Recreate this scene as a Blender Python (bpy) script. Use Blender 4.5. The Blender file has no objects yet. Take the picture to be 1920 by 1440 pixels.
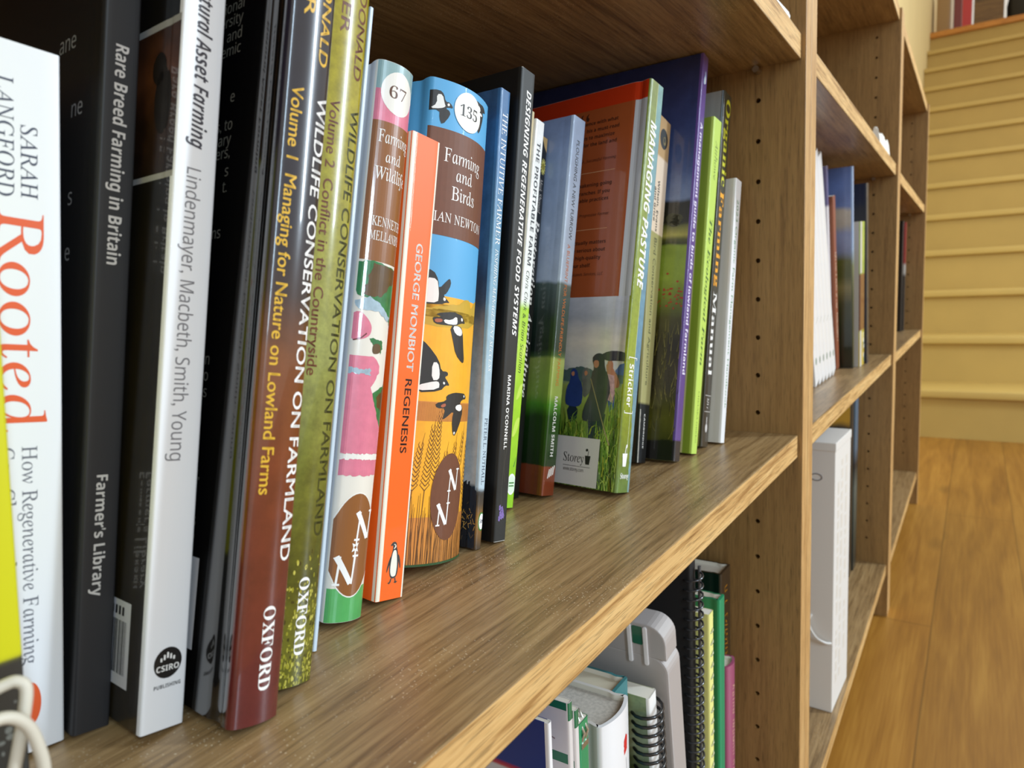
import bpy, bmesh, math, random
from mathutils import Vector, Matrix, geometry

# ------------------------------------------------------------------ camera, world, light, exposure
SC = bpy.context.scene
COL = SC.collection
random.seed(7)
PI = math.pi


def lin(c):
    if isinstance(c, (int, float)):
        c = (c, c, c)
    o = []
    for v in c[:3]:
        v = v / 255.0
        o.append(v / 12.92 if v <= .04045 else ((v + .055) / 1.055) ** 2.4)
    return (*o, 1.0)


cam = bpy.data.cameras.new('camera')
co = bpy.data.objects.new('camera', cam)
COL.objects.link(co)
SC.camera = co
R = ((0.54827409, -0.83527729, -0.04132033), (-0.12501997, -0.03300912, -0.99160496), (0.82690116, 0.54883718, -0.12252439))
mw = Matrix.Identity(4)
for i in range(3):
    mw[i][0], mw[i][1], mw[i][2] = R[0][i], -R[1][i], -R[2][i]
mw.translation = (-0.6080, -0.1168, 0.1235)
co.matrix_world = mw
cam.sensor_width = 36
cam.lens = 36 * 1316 / 1920
cam.clip_start = .01
cam.dof.use_dof = True
cam.dof.focus_distance = .325
cam.dof.aperture_fstop = cam.lens / 1.5

W = bpy.data.worlds.new('room_light')
SC.world = W
W.use_nodes = True
bg = W.node_tree.nodes['Background']
bg.inputs[0].default_value = lin((236, 228, 214))
bg.inputs[1].default_value = .64


def area_light(name, loc, target, sx, sy, power, col):
    l = bpy.data.lights.new(name, 'AREA')
    l.shape = 'RECTANGLE'
    l.size, l.size_y, l.energy = sx, sy, power
    l.color = col
    o = bpy.data.objects.new(name, l)
    COL.objects.link(o)
    o.location = loc
    d = Vector(target) - Vector(loc)
    o.rotation_euler = d.to_track_quat('-Z', 'Y').to_euler()
    return o


# daylight from two tall windows across the room, and an unseen warm fill lamp brightening the stairs
area_light('window_daylight', (-1.45, -2.5, 1.35), (-.4, 0, .1), .13, 1.8, 31, (.62, .82, 1))
area_light('window_daylight', (1.5, -2.5, 1.35), (.2, 0, .1), .15, 1.8, 58, (.74, .88, 1))
area_light('stair_fill', (2.1, -2.0, 2.6), (3.6, -.2, .5), 1.2, .6, 13, (1, .9, .74))

vs = SC.view_settings
vs.view_transform = 'Standard'
vs.look = 'None'
vs.exposure = 0.5
vs.gamma = 1
vs.use_curve_mapping = False


# ------------------------------------------------------------------ tagging helpers
def tag(o, label, cat, group=None, kind=None):
    o['label'] = label
    o['category'] = cat
    if group:
        o['group'] = group
    if kind:
        o['kind'] = kind
    return o


def thing(name, loc, rot, label, cat, group=None):
    o = bpy.data.objects.new(name, None)
    COL.objects.link(o)
    o.location = loc
    o.rotation_euler = rot
    return tag(o, label, cat, group)


class G:
    """mesh collector"""

    def __init__(s):
        s.v, s.f, s.m = [], [], []

    def face(s, pts, m=0):
        n = len(s.v)
        s.v += [tuple(p) for p in pts]
        s.f.append(tuple(range(n, n + len(pts))))
        s.m.append(m)

    def grid(s, rows, m=0, closed=False):
        n = len(s.v)
        k = len(rows[0])
        for r in rows:
            s.v += [tuple(p) for p in r]
        for i in range(len(rows) - 1):
            for j in range(k if closed else k - 1):
                a, b = n + i * k + j, n + i * k + (j + 1) % k
                s.f.append((a, b, b + k, a + k))
                s.m.append(m[j] if isinstance(m, list) else m)

    def box(s, x0, x1, y0, y1, z0, z1, m=0, fm=None):
        n = len(s.v)
        s.v += [(x, y, z) for z in (z0, z1) for y in (y0, y1) for x in (x0, x1)]
        fs = dict(bot=(0, 2, 3, 1), top=(4, 5, 7, 6), front=(0, 1, 5, 4), back=(2, 6, 7, 3), left=(0, 4, 6, 2), right=(1, 3, 7, 5))
        for k, f in fs.items():
            s.f.append(tuple(n + i for i in f))
            s.m.append((fm or {}).get(k, m))

    def tube(s, path, r, seg=8, m=0, caps=True):
        path = [Vector(p) for p in path]
        rows = []
        up = None
        for i, p in enumerate(path):
            d = (path[min(i + 1, len(path) - 1)] - path[max(i - 1, 0)]).normalized()
            if up is None:
                up = d.orthogonal().normalized()
            up = (up - d * up.dot(d)).normalized()
            w = d.cross(up)
            rr = r[i] if isinstance(r, list) else r
            rows.append([p + (up * math.cos(2 * PI * k / seg) + w * math.sin(2 * PI * k / seg)) * rr for k in range(seg)])
        s.grid(rows, m, True)
        if caps:
            s.face(rows[0], m)
            s.face(rows[-1][::-1], m)

    def prism(s, pts, z0, z1, m=0, mt=None):
        a = [(x, y, z0) for x, y in pts]
        b = [(x, y, z1) for x, y in pts]
        s.grid([a, b], m, True)
        s.face(a[::-1], m)
        s.face(b, m if mt is None else mt)


def obj(name, g, mats, parent=None, smooth=40, bevel=0):
    me = bpy.data.meshes.new(name)
    me.from_pydata(g.v, [], g.f)
    for m in (mats if isinstance(mats, (list, tuple)) else [mats]):
        me.materials.append(m)
    for p, k in zip(me.polygons, g.m):
        p.material_index = k
    bm = bmesh.new()
    bm.from_mesh(me)
    bmesh.ops.remove_doubles(bm, verts=bm.verts, dist=1e-7)
    bmesh.ops.recalc_face_normals(bm, faces=bm.faces)
    if bevel:
        bmesh.ops.bevel(bm, geom=[e for e in bm.edges if e.is_manifold and e.calc_face_angle(0) > .6], offset=bevel, segments=2, affect='EDGES', profile=.6)
    bm.to_mesh(me)
    bm.free()
    if smooth:
        for p in me.polygons:
            p.use_smooth = True
        me.set_sharp_from_angle(angle=math.radians(smooth))
    me.update()
    o = bpy.data.objects.new(name, me)
    COL.objects.link(o)
    if parent:
        o.parent = parent
    return o


# ------------------------------------------------------------------ materials
MC = {}


def nodes(name):
    m = bpy.data.materials.new(name)
    m.use_nodes = True
    return m, m.node_tree, m.node_tree.nodes['Principled BSDF']


def mat(name, c, rough=.5, coat=0, var=0, vscale=60, metal=0, bump=0, bscale=400):
    if name in MC:
        return MC[name]
    m, t, b = nodes(name)
    b.inputs['Base Color'].default_value = lin(c)
    b.inputs['Roughness'].default_value = rough
    b.inputs['Coat Weight'].default_value = coat
    b.inputs['Coat Roughness'].default_value = .045
    b.inputs['Metallic'].default_value = metal
    N, L = t.nodes, t.links
    if var or bump:
        tc = N.new('ShaderNodeTexCoord')
    if var:
        nz = N.new('ShaderNodeTexNoise')
        nz.inputs['Scale'].default_value = vscale
        nz.inputs['Detail'].default_value = 5
        L.new(tc.outputs['Object'], nz.inputs['Vector'])
        mr = N.new('ShaderNodeMapRange')
        mr.inputs['From Min'].default_value = .3
        mr.inputs['From Max'].default_value = .7
        mr.inputs['To Min'].default_value = 1 - var
        mr.inputs['To Max'].default_value = 1 + var * .6
        L.new(nz.outputs['Fac'], mr.inputs['Value'])
        mx = N.new('ShaderNodeVectorMath')
        mx.operation = 'SCALE'
        mx.inputs[0].default_value = lin(c)[:3]
        L.new(mr.outputs[0], mx.inputs['Scale'])
        L.new(mx.outputs[0], b.inputs['Base Color'])
    if bump:
        n2 = N.new('ShaderNodeTexNoise')
        n2.inputs['Scale'].default_value = bscale
        L.new(tc.outputs['Object'], n2.inputs['Vector'])
        bp = N.new('ShaderNodeBump')
        bp.inputs['Strength'].default_value = bump
        bp.inputs['Distance'].default_value = .0005
        L.new(n2.outputs['Fac'], bp.inputs['Height'])
        L.new(bp.outputs[0], b.inputs['Normal'])
    MC[name] = m
    return m


def ramp(name, stops, rough=.35, coat=.4, noise=0, nscale=40, var=0, vscale=150, stretch=(1, 1, 1), crough=.045):
    """printed picture: stops = [(height in mm, colour)], the print varies with the height on the cover"""
    m, t, b = nodes(name)
    N, L = t.nodes, t.links
    b.inputs['Roughness'].default_value = rough
    b.inputs['Coat Weight'].default_value = coat
    b.inputs['Coat Roughness'].default_value = crough
    tc = N.new('ShaderNodeTexCoord')
    sp = N.new('ShaderNodeSeparateXYZ')
    L.new(tc.outputs['Object'], sp.inputs[0])
    zz = sp.outputs['Z']
    mp = N.new('ShaderNodeMapping')
    mp.inputs['Scale'].default_value = stretch
    L.new(tc.outputs['Object'], mp.inputs[0])
    if noise:
        nz = N.new('ShaderNodeTexNoise')
        nz.inputs['Scale'].default_value = nscale
        nz.inputs['Detail'].default_value = 6
        L.new(mp.outputs[0], nz.inputs['Vector'])
        ma = N.new('ShaderNodeMath')
        ma.operation = 'MULTIPLY_ADD'
        ma.inputs[1].default_value = noise / 1000
        L.new(nz.outputs['Fac'], ma.inputs[0])
        ad = N.new('ShaderNodeMath')
        ad.operation = 'SUBTRACT'
        L.new(zz, ad.inputs[0])
        ad.inputs[1].default_value = noise / 2000
        L.new(ad.outputs[0], ma.inputs[2])
        zz = ma.outputs[0]
    lo, hi = stops[0][0], stops[-1][0]
    mr = N.new('ShaderNodeMapRange')
    mr.inputs['From Min'].default_value = lo / 1000
    mr.inputs['From Max'].default_value = hi / 1000
    L.new(zz, mr.inputs['Value'])
    cr = N.new('ShaderNodeValToRGB')
    e = cr.color_ramp.elements
    for i, (z, c) in enumerate(stops):
        q = e[i] if i < 2 else e.new(.5)
        q.position = (z - lo) / (hi - lo)
        q.color = lin(c)
    for i, (z, c) in enumerate(stops):
        e[i].position = (z - lo) / (hi - lo)
        e[i].color = lin(c)
    L.new(mr.outputs[0], cr.inputs[0])
    out = cr.outputs[0]
    if var:
        n2 = N.new('ShaderNodeTexNoise')
        n2.inputs['Scale'].default_value = vscale
        n2.inputs['Detail'].default_value = 8
        n2.inputs['Roughness'].default_value = .7
        L.new(mp.outputs[0], n2.inputs['Vector'])
        m2 = N.new('ShaderNodeMapRange')
        m2.inputs['From Min'].default_value = .32
        m2.inputs['From Max'].default_value = .68
        m2.inputs['To Min'].default_value = 1 - var
        m2.inputs['To Max'].default_value = 1 + var
        L.new(n2.outputs['Fac'], m2.inputs['Value'])
        vm = N.new('ShaderNodeVectorMath')
        vm.operation = 'SCALE'
        L.new(out, vm.inputs[0])
        L.new(m2.outputs[0], vm.inputs['Scale'])
        out = vm.outputs[0]
    L.new(out, b.inputs['Base Color'])
    return m


def wood(name, axis, c1, c2, c3, rough=.45, fine=1.0, dust=0, bump=.15, coat=0.0, con=.11):
    """oak with the grain along one axis"""
    m, t, b = nodes(name)
    N, L = t.nodes, t.links
    b.inputs['Roughness'].default_value = rough
    b.inputs['Coat Weight'].default_value = coat
    b.inputs['Coat Roughness'].default_value = .3
    tc = N.new('ShaderNodeTexCoord')
    sc = [1, 1, 1]
    ai = 'xyz'.index(axis)

    def noise(along, across, detail, dist=0.0, rgh=.6):
        mp = N.new('ShaderNodeMapping')
        s = [across] * 3
        s[ai] = along
        mp.inputs['Scale'].default_value = s
        L.new(tc.outputs['Object'], mp.inputs[0])
        n = N.new('ShaderNodeTexNoise')
        n.inputs['Scale'].default_value = 1
        n.inputs['Detail'].default_value = detail
        n.inputs['Distortion'].default_value = dist
        n.inputs['Roughness'].default_value = rgh
        L.new(mp.outputs[0], n.inputs['Vector'])
        return n.outputs['Fac']

    a = noise(3.5, 60 * fine, 6, .8)
    c = noise(16, 420 * fine, 4, .3)
    pore = noise(55, 1500 * fine, 2)
    cr = N.new('ShaderNodeValToRGB')
    cr.color_ramp.elements[0].position = .5 - con
    cr.color_ramp.elements[0].color = lin(c3)
    cr.color_ramp.elements[1].position = .5 + con
    cr.color_ramp.elements[1].color = lin(c1)
    q = cr.color_ramp.elements.new(.5)
    q.color = lin(c2)
    mx = N.new('ShaderNodeMath')
    mx.operation = 'MULTIPLY_ADD'
    mx.inputs[1].default_value = .6
    L.new(c, mx.inputs[0])
    m0 = N.new('ShaderNodeMath')
    m0.operation = 'MULTIPLY'
    m0.inputs[1].default_value = .4
    L.new(a, m0.inputs[0])
    L.new(m0.outputs[0], mx.inputs[2])
    L.new(mx.outputs[0], cr.inputs[0])
    pr = N.new('ShaderNodeMapRange')
    pr.inputs['From Min'].default_value = .34
    pr.inputs['From Max'].default_value = .44
    pr.inputs['To Min'].default_value = .62
    pr.inputs['To Max'].default_value = 1.0
    L.new(pore, pr.inputs['Value'])
    vm = N.new('ShaderNodeVectorMath')
    vm.operation = 'SCALE'
    L.new(cr.outputs[0], vm.inputs[0])
    L.new(pr.outputs[0], vm.inputs['Scale'])
    out = vm.outputs[0]
    if dust:
        vo = N.new('ShaderNodeTexVoronoi')
        vo.inputs['Scale'].default_value = 640
        L.new(tc.outputs['Object'], vo.inputs['Vector'])
        d = N.new('ShaderNodeMapRange')
        d.inputs['From Min'].default_value = .2
        d.inputs['From Max'].default_value = .12
        L.new(vo.outputs['Distance'], d.inputs['Value'])
        big = N.new('ShaderNodeTexNoise')
        big.inputs['Scale'].default_value = 22
        L.new(tc.outputs['Object'], big.inputs['Vector'])
        bb = N.new('ShaderNodeMapRange')
        bb.inputs['From Min'].default_value = .45
        bb.inputs['From Max'].default_value = .65
        bb.inputs['To Max'].default_value = dust
        L.new(big.outputs['Fac'], bb.inputs['Value'])
        mu = N.new('ShaderNodeMath')
        mu.operation = 'MULTIPLY'
        L.new(d.outputs[0], mu.inputs[0])
        L.new(bb.outputs[0], mu.inputs[1])
        mc = N.new('ShaderNodeMix')
        mc.data_type = 'RGBA'
        L.new(mu.outputs[0], mc.inputs[0])
        L.new(out, mc.inputs[6])
        mc.inputs[7].default_value = lin((225, 212, 185))
        out = mc.outputs[2]
    L.new(out, b.inputs['Base Color'])
    bp = N.new('ShaderNodeBump')
    bp.inputs['Strength'].default_value = bump
    bp.inputs['Distance'].default_value = .0004
    L.new(mx.outputs[0], bp.inputs['Height'])
    L.new(bp.outputs[0], b.inputs['Normal'])
    return m


OAK = ((172, 143, 101), (152, 123, 83), (116, 90, 57))
wood_shelf = wood('oak_shelf', 'x', *OAK, rough=.36, dust=.95, coat=.15, con=.13)
wood_up = wood('oak_upright', 'z', (160, 125, 76), (145, 111, 65), (116, 85, 48), rough=.45, con=.2)
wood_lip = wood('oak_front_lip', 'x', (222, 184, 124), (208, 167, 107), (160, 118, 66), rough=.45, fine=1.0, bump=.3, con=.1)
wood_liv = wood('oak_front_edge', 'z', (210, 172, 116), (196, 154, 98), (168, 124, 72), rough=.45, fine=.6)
paper = mat('page_paper', (232, 226, 212), .8)
white_ink = mat('white_ink', (244, 242, 238), .45)
black_ink = mat('black_ink', (24, 22, 22), .4, .2)


# ------------------------------------------------------------------ lettering
STY = dict(digits=(0x1D400, 0x1D41A, 0x1D7CE), sansl=(0x1D5A0, 0x1D5BA, 0x1D7E2), sansb=(0x1D5D4, 0x1D5EE, 0x1D7EC), sansi=(0x1D608, 0x1D622, 0), sansbi=(0x1D63C, 0x1D656, 0),
           serifb=(0x1D400, 0x1D41A, 0x1D7CE), serif=(0x1D434, 0x1D44E, 0), serifi=(0x1D434, 0x1D44E, 0), serifbi=(0x1D468, 0x1D482, 0))
GC = {}


def glyphs(s, style):
    key = (s, style)
    if key in GC:
        return GC[key]
    body = s
    if style in STY:
        U, Lo, D = STY[style]
        body = ''
        for c in s:
            if 'A' <= c <= 'Z':
                body += chr(U + ord(c) - 65)
            elif 'a' <= c <= 'z':
                body += '\u210e' if (Lo == 0x1D44E and c == 'h') else chr(Lo + ord(c) - 97)
            elif c.isdigit() and D:
                body += chr(D + ord(c) - 48)
            else:
                body += c
    cu = bpy.data.curves.new('lettering', 'FONT')
    cu.body = body
    cu.resolution_u = 3
    cu.shear = -.25 if style == 'serif' else 0
    cu.offset = {'digits': -.012}.get(style, 0)
    o = bpy.data.objects.new('lettering', cu)
    COL.objects.link(o)
    dg = bpy.context.evaluated_depsgraph_get()
    dg.update()
    me = bpy.data.meshes.new_from_object(o.evaluated_get(dg))
    v = [(p.co.x, p.co.y) for p in me.vertices]
    f = [tuple(p.vertices) for p in me.polygons]
    bpy.data.objects.remove(o)
    bpy.data.curves.remove(cu)
    bpy.data.meshes.remove(me)
    GC[key] = (v, f)
    return v, f


def capheight(style):
    v, _ = glyphs('H', style)
    return max(p[1] for p in v) - min(p[1] for p in v)


def text2d(s, style, length, cap):
    """flat lettering: x from 0 to length, baseline y=0, capital height = cap"""
    v, f = glyphs(s, style)
    x0, x1 = min(p[0] for p in v), max(p[0] for p in v)
    k = cap / capheight(style)
    kx = k if length is None else length / (x1 - x0)
    out = [((p[0] - x0) * kx, p[1] * k) for p in v]
    if style == 'sansm':    # a medium weight: the same letters struck twice, a hair apart
        n = len(out)
        out = out + [(x + .045 * cap, y + .02 * cap) for x, y in out]
        f = list(f) + [tuple(i + n for i in q) for q in f]
    return out, f


# ------------------------------------------------------------------ 2D shapes (all in mm)
def ell(cx, cy, rx, ry, n=28, a0=0):
    return [(cx + rx * math.cos(2 * PI * k / n + a0), cy + ry * math.sin(2 * PI * k / n + a0)) for k in range(n)]


def rect(u0, u1, v0, v1):
    return [(u0, v0), (u1, v0), (u1, v1), (u0, v1)]


def line(p, q, w, w2=None):
    w2 = w if w2 is None else w2
    d = Vector((q[0] - p[0], q[1] - p[1]))
    if d.length < 1e-6:
        d = Vector((1e-4, 0))
    n = Vector((-d.y, d.x)).normalized()
    return [(p[0] + n.x * w / 2, p[1] + n.y * w / 2), (q[0] + n.x * w2 / 2, q[1] + n.y * w2 / 2), (q[0] - n.x * w2 / 2, q[1] - n.y * w2 / 2), (p[0] - n.x * w / 2, p[1] - n.y * w / 2)]


def pline(pts, w):
    return [line(a, b, w) for a, b in zip(pts, pts[1:])]


def rough_edge(poly, amp, step=1.2):
    out = []
    for a, b in zip(poly, poly[1:] + poly[:1]):
        n = max(1, int(math.dist(a, b) / step))
        for k in range(n):
            t = k / n
            out.append((a[0] + (b[0] - a[0]) * t + random.uniform(-amp, amp), a[1] + (b[1] - a[1]) * t + random.uniform(-amp, amp)))
    return out


def smooth2(poly, it=2):
    for _ in range(it):
        o = []
        for a, b in zip(poly, poly[1:] + poly[:1]):
            o += [(a[0] * .75 + b[0] * .25, a[1] * .75 + b[1] * .25), (a[0] * .25 + b[0] * .75, a[1] * .25 + b[1] * .75)]
        poly = o
    return poly


def grow(poly, d):
    cx = sum(p[0] for p in poly) / len(poly)
    cy = sum(p[1] for p in poly) / len(poly)
    return [(p[0] + (p[0] - cx) / max(.1, math.hypot(p[0] - cx, p[1] - cy)) * d, p[1] + (p[1] - cy) / max(.1, math.hypot(p[0] - cx, p[1] - cy)) * d) for p in poly]


# ------------------------------------------------------------------ books
EPS = .00003


class Book:
    def __init__(s, name, pos, rot, t, H, Wd, mats, label, cat='book', kind='pb', bulge=0, fan=0, group=None, pages=None, ins=None):
        lean, yaw, pit = rot
        s.t, s.H, s.W, s.b, s.fan, s.kind = t, H, Wd, bulge, fan, kind
        s.root = thing(name, pos, tuple(math.radians(a) for a in (pit, lean, yaw)), label, cat, group)
        s.root.rotation_mode = 'YXZ'
        s.root.rotation_euler = tuple(math.radians(a) for a in (pit, lean, yaw))
        s.r = min(.0009 if kind == 'pb' else .0015, t * .3)
        th = .0004 if kind in ('pb', 'mag') else .0022 if kind == 'hb' else .0012
        th = min(th, t * .25)
        s.th = th
        r = s.r
        pr = []
        ws = [Wd, Wd * .5, .03, .0125, .011, .0095, .008, .0065, .005, .0035, .0022]
        ws = [w for w in ws if w > r * 1.05]
        for w in ws:
            pr.append(('l', w))
        n = 14 if bulge else 6
        us = [r * (1 - math.cos(PI / 2 * k / 4)) for k in range(4)] + [r + (t - 2 * r) * k / n for k in range(n + 1)] + [t - r * (1 - math.cos(PI / 2 * k / 4)) for k in range(3, -1, -1)]
        for u in us:
            pr.append(('s', u))
        for w in ws[::-1]:
            pr.append(('r', w))
        s.pr = pr

        def ring(z, inset):
            o = []
            dl = s.df(z)
            for k, a in pr:
                if k == 'l':
                    o.append((-t - dl + s.groove(a) + inset, a, z))
                elif k == 'r':
                    o.append((-s.groove(a) - inset, a, z))
                else:
                    uu = min(max(a, inset), t - inset)
                    x, y = s.sx(uu, z), s.sy(a) + inset
                    o.append((x, y, z))
            return o

        g = G()
        mi = [{'l': 0, 's': 1, 'r': 2}[pr[i][0] if pr[i][0] == pr[i + 1][0] else 's'] for i in range(len(pr) - 1)]
        o0, o1, i0, i1 = ring(0, 0), ring(H, 0), ring(0, th), ring(H, th)
        g.grid([o0, o1], mi)
        g.grid([i1, i0], 3)
        g.grid([i0, o0], mi)
        g.grid([o1, i1], mi)
        for q in (0, -1):
            g.face([o0[q], o1[q], i1[q], i0[q]], 0)
        ml, ms, mr = (list(mats) + [mats[0]] * 3)[:3]
        s.cover = obj('cover', g, [ml, ms, mr, paper], s.root, 32)
        # page block
        m = (.0002 if kind in ('pb', 'mag') else .003) if ins is None else ins
        we = Wd - (.0002 if kind in ('pb', 'mag') else .003)
        g = G()

        def pring(z):
            dl = s.df(z)
            k = 9
            e = th * 1.02
            front = [(s.sx(e + (t - 2 * e) * i / k, z), s.sy(e + (t - 2 * e) * i / k) + th * 1.2, z) for i in range(k + 1)]
            return front + [(-e, we, z), (-t - dl + e, we, z)]
        a, b = pring(m), pring(H - m)
        g.grid([a, b], 0, True)
        g.face(a[::-1])
        g.face(b)
        obj('page_block', g, pages or paper, s.root, 30)

    def df(s, z):
        return s.fan * (z / s.H - .5)

    def groove(s, w):
        if s.kind in ('hb', 'jk'):
            return .0011 * math.exp(-((w - .0072) / .0026) ** 2)
        if s.kind == 'pb' and s.t > .004:
            return .00022 * math.exp(-((w - .0072) / .0009) ** 2)
        return 0

    def sx(s, u, z):
        return (u - s.t) - (1 - u / s.t) * s.df(z)

    def sy(s, u):
        t, r = s.t, s.r
        u = min(max(u, 0), t)
        e = min(u, t - u)
        y = -s.b * (1 - (2 * u / t - 1) ** 2)
        if e < r:
            y += r - math.sqrt(max(0, r * r - (r - e) ** 2))
        return y

    # local print surfaces; arguments in mm
    def spine(s, u, v, l):
        u, v = u / 1000, v / 1000
        return (s.sx(u, v), s.sy(u) - EPS * l, v)

    def left(s, w, v, l):
        w, v = -w / 1000, v / 1000
        return (-s.t - s.df(v) + s.groove(w) - EPS * l, w, v)

    def printing(s, name, surf, items, mats, layer=1, clip=True, label=None, parent=None):
        """items: (polygon or (verts, faces), material index[, extra layer]) flat shapes printed on the spine or the left cover"""
        bm = bmesh.new()
        lay = bm.verts.layers.float.new('lay')
        for it in items:
            p, mi = it[0], it[1]
            ly = layer + (it[2] if len(it) > 2 else 0)
            if isinstance(p, tuple):
                vv, ff = p
            else:
                vv = p
                ff = geometry.tessellate_polygon([[Vector((a[0], a[1], 0)) for a in p]])
            bv = [bm.verts.new((a[0], a[1], 0)) for a in vv]
            for v in bv:
                v[lay] = ly
            for f in ff:
                try:
                    bm.faces.new([bv[k] for k in f]).material_index = mi
                except ValueError:
                    pass
        t, H = s.t * 1000, s.H * 1000
        onsp = surf == 'spine'
        if onsp:
            u0, u1 = .12, t - .12
        else:
            u0, u1 = -s.W * 1000, -s.r * 1000
        if clip:
            for c, nrm in (((u0, 0, 0), (-1, 0, 0)), ((u1, 0, 0), (1, 0, 0)), ((0, .1, 0), (0, -1, 0)), ((0, H - .1, 0), (0, 1, 0))):
                bmesh.ops.bisect_plane(bm, geom=bm.verts[:] + bm.edges[:] + bm.faces[:], plane_co=c, plane_no=nrm, clear_outer=True)
        cuts = [x * 1000 for k, x in s.pr if k == 's'][1:-1] if onsp else [-x * 1000 for k, x in s.pr if k == 'l' and s.r < x < .03]
        if onsp and not s.b:
            cuts = [c for c in cuts if c < s.r * 1001 or c > t - s.r * 1001]
        for c in cuts:
            bmesh.ops.bisect_plane(bm, geom=bm.verts[:] + bm.edges[:] + bm.faces[:], plane_co=(c, 0, 0), plane_no=(1, 0, 0))
        f = s.spine if onsp else s.left
        for v in bm.verts:
            v.co = f(v.co.x, v.co.y, v[lay])
        me = bpy.data.meshes.new(name)
        bm.to_mesh(me)
        bm.free()
        for m in mats:
            me.materials.append(m)
        o = bpy.data.objects.new(name, me)
        COL.objects.link(o)
        o.parent = parent or s.cover
        if label:
            o['label'] = label
        return o

    def down(s, txt, style, v0, v1, uc, cap, m, name='title_lettering', layer=2, label=None):
        """spine lettering that reads from the top down, v0 top, v1 bottom, uc centre line of the capitals"""
        vv, ff = text2d(txt, style, v0 - v1, cap)
        return s.printing(name, 'spine', [(([(uc - cap / 2 + y, v0 - x) for x, y in vv], ff), 0)], [m], layer, label=label)

    def flat(s, txt, style, u0, u1, vb, cap, m, name='title_lettering', layer=2, surf='spine', label=None):
        """level lettering; u runs to the viewer's right (on the left cover u = -distance from the spine)"""
        vv, ff = text2d(txt, style, u1 - u0, cap)
        return s.printing(name, surf, [(([(u0 + x, vb + y) for x, y in vv], ff), 0)], [m], layer, label=label)

    def strokes(s, v0, v1, uc, cap, m, name='small_lettering', surf='spine', pitch=.62):
        """print too small or too blurred to read: a run of letter-like strokes"""
        it, v = [], v0
        while v > v1:
            w = cap * random.uniform(.3, .55)
            if random.random() > .14:
                a, c = uc - cap / 2, uc + cap / 2 * random.choice((1, .5, 1))
                it.append((line((a, v), (c, v - random.choice((0, w * .6))), cap * .16), 0))
                if random.random() > .4:
                    it.append((line((random.choice((a, c)), v), (random.choice((a, c)), v - w), cap * .14), 0))
            v -= cap * pitch
        return s.printing(name, surf, it, [m], 2)

    def fragment(s, rows, style, cap, m, name='cover_lettering', layer=2):
        """right-aligned scraps of small print on the left cover: (text, right end, baseline)"""
        for txt, ur, vb in rows:
            vv, ff = text2d(txt, style, None, cap)
            x1 = max(p[0] for p in vv)
            s.printing(name, 'left', [(([(ur - x1 + x, vb + y) for x, y in vv], ff), 0)], [m], layer)


def gloss(name, c, **k):
    return mat(name, c, k.pop('rough', .3), k.pop('coat', .6), **k)


# ------------------------------------------------------------------ the room
ZF = -.48


def struct(name, g, m, smooth=0):
    o = obj(name, g, m, None, smooth)
    o['kind'] = 'structure'
    return o


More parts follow.
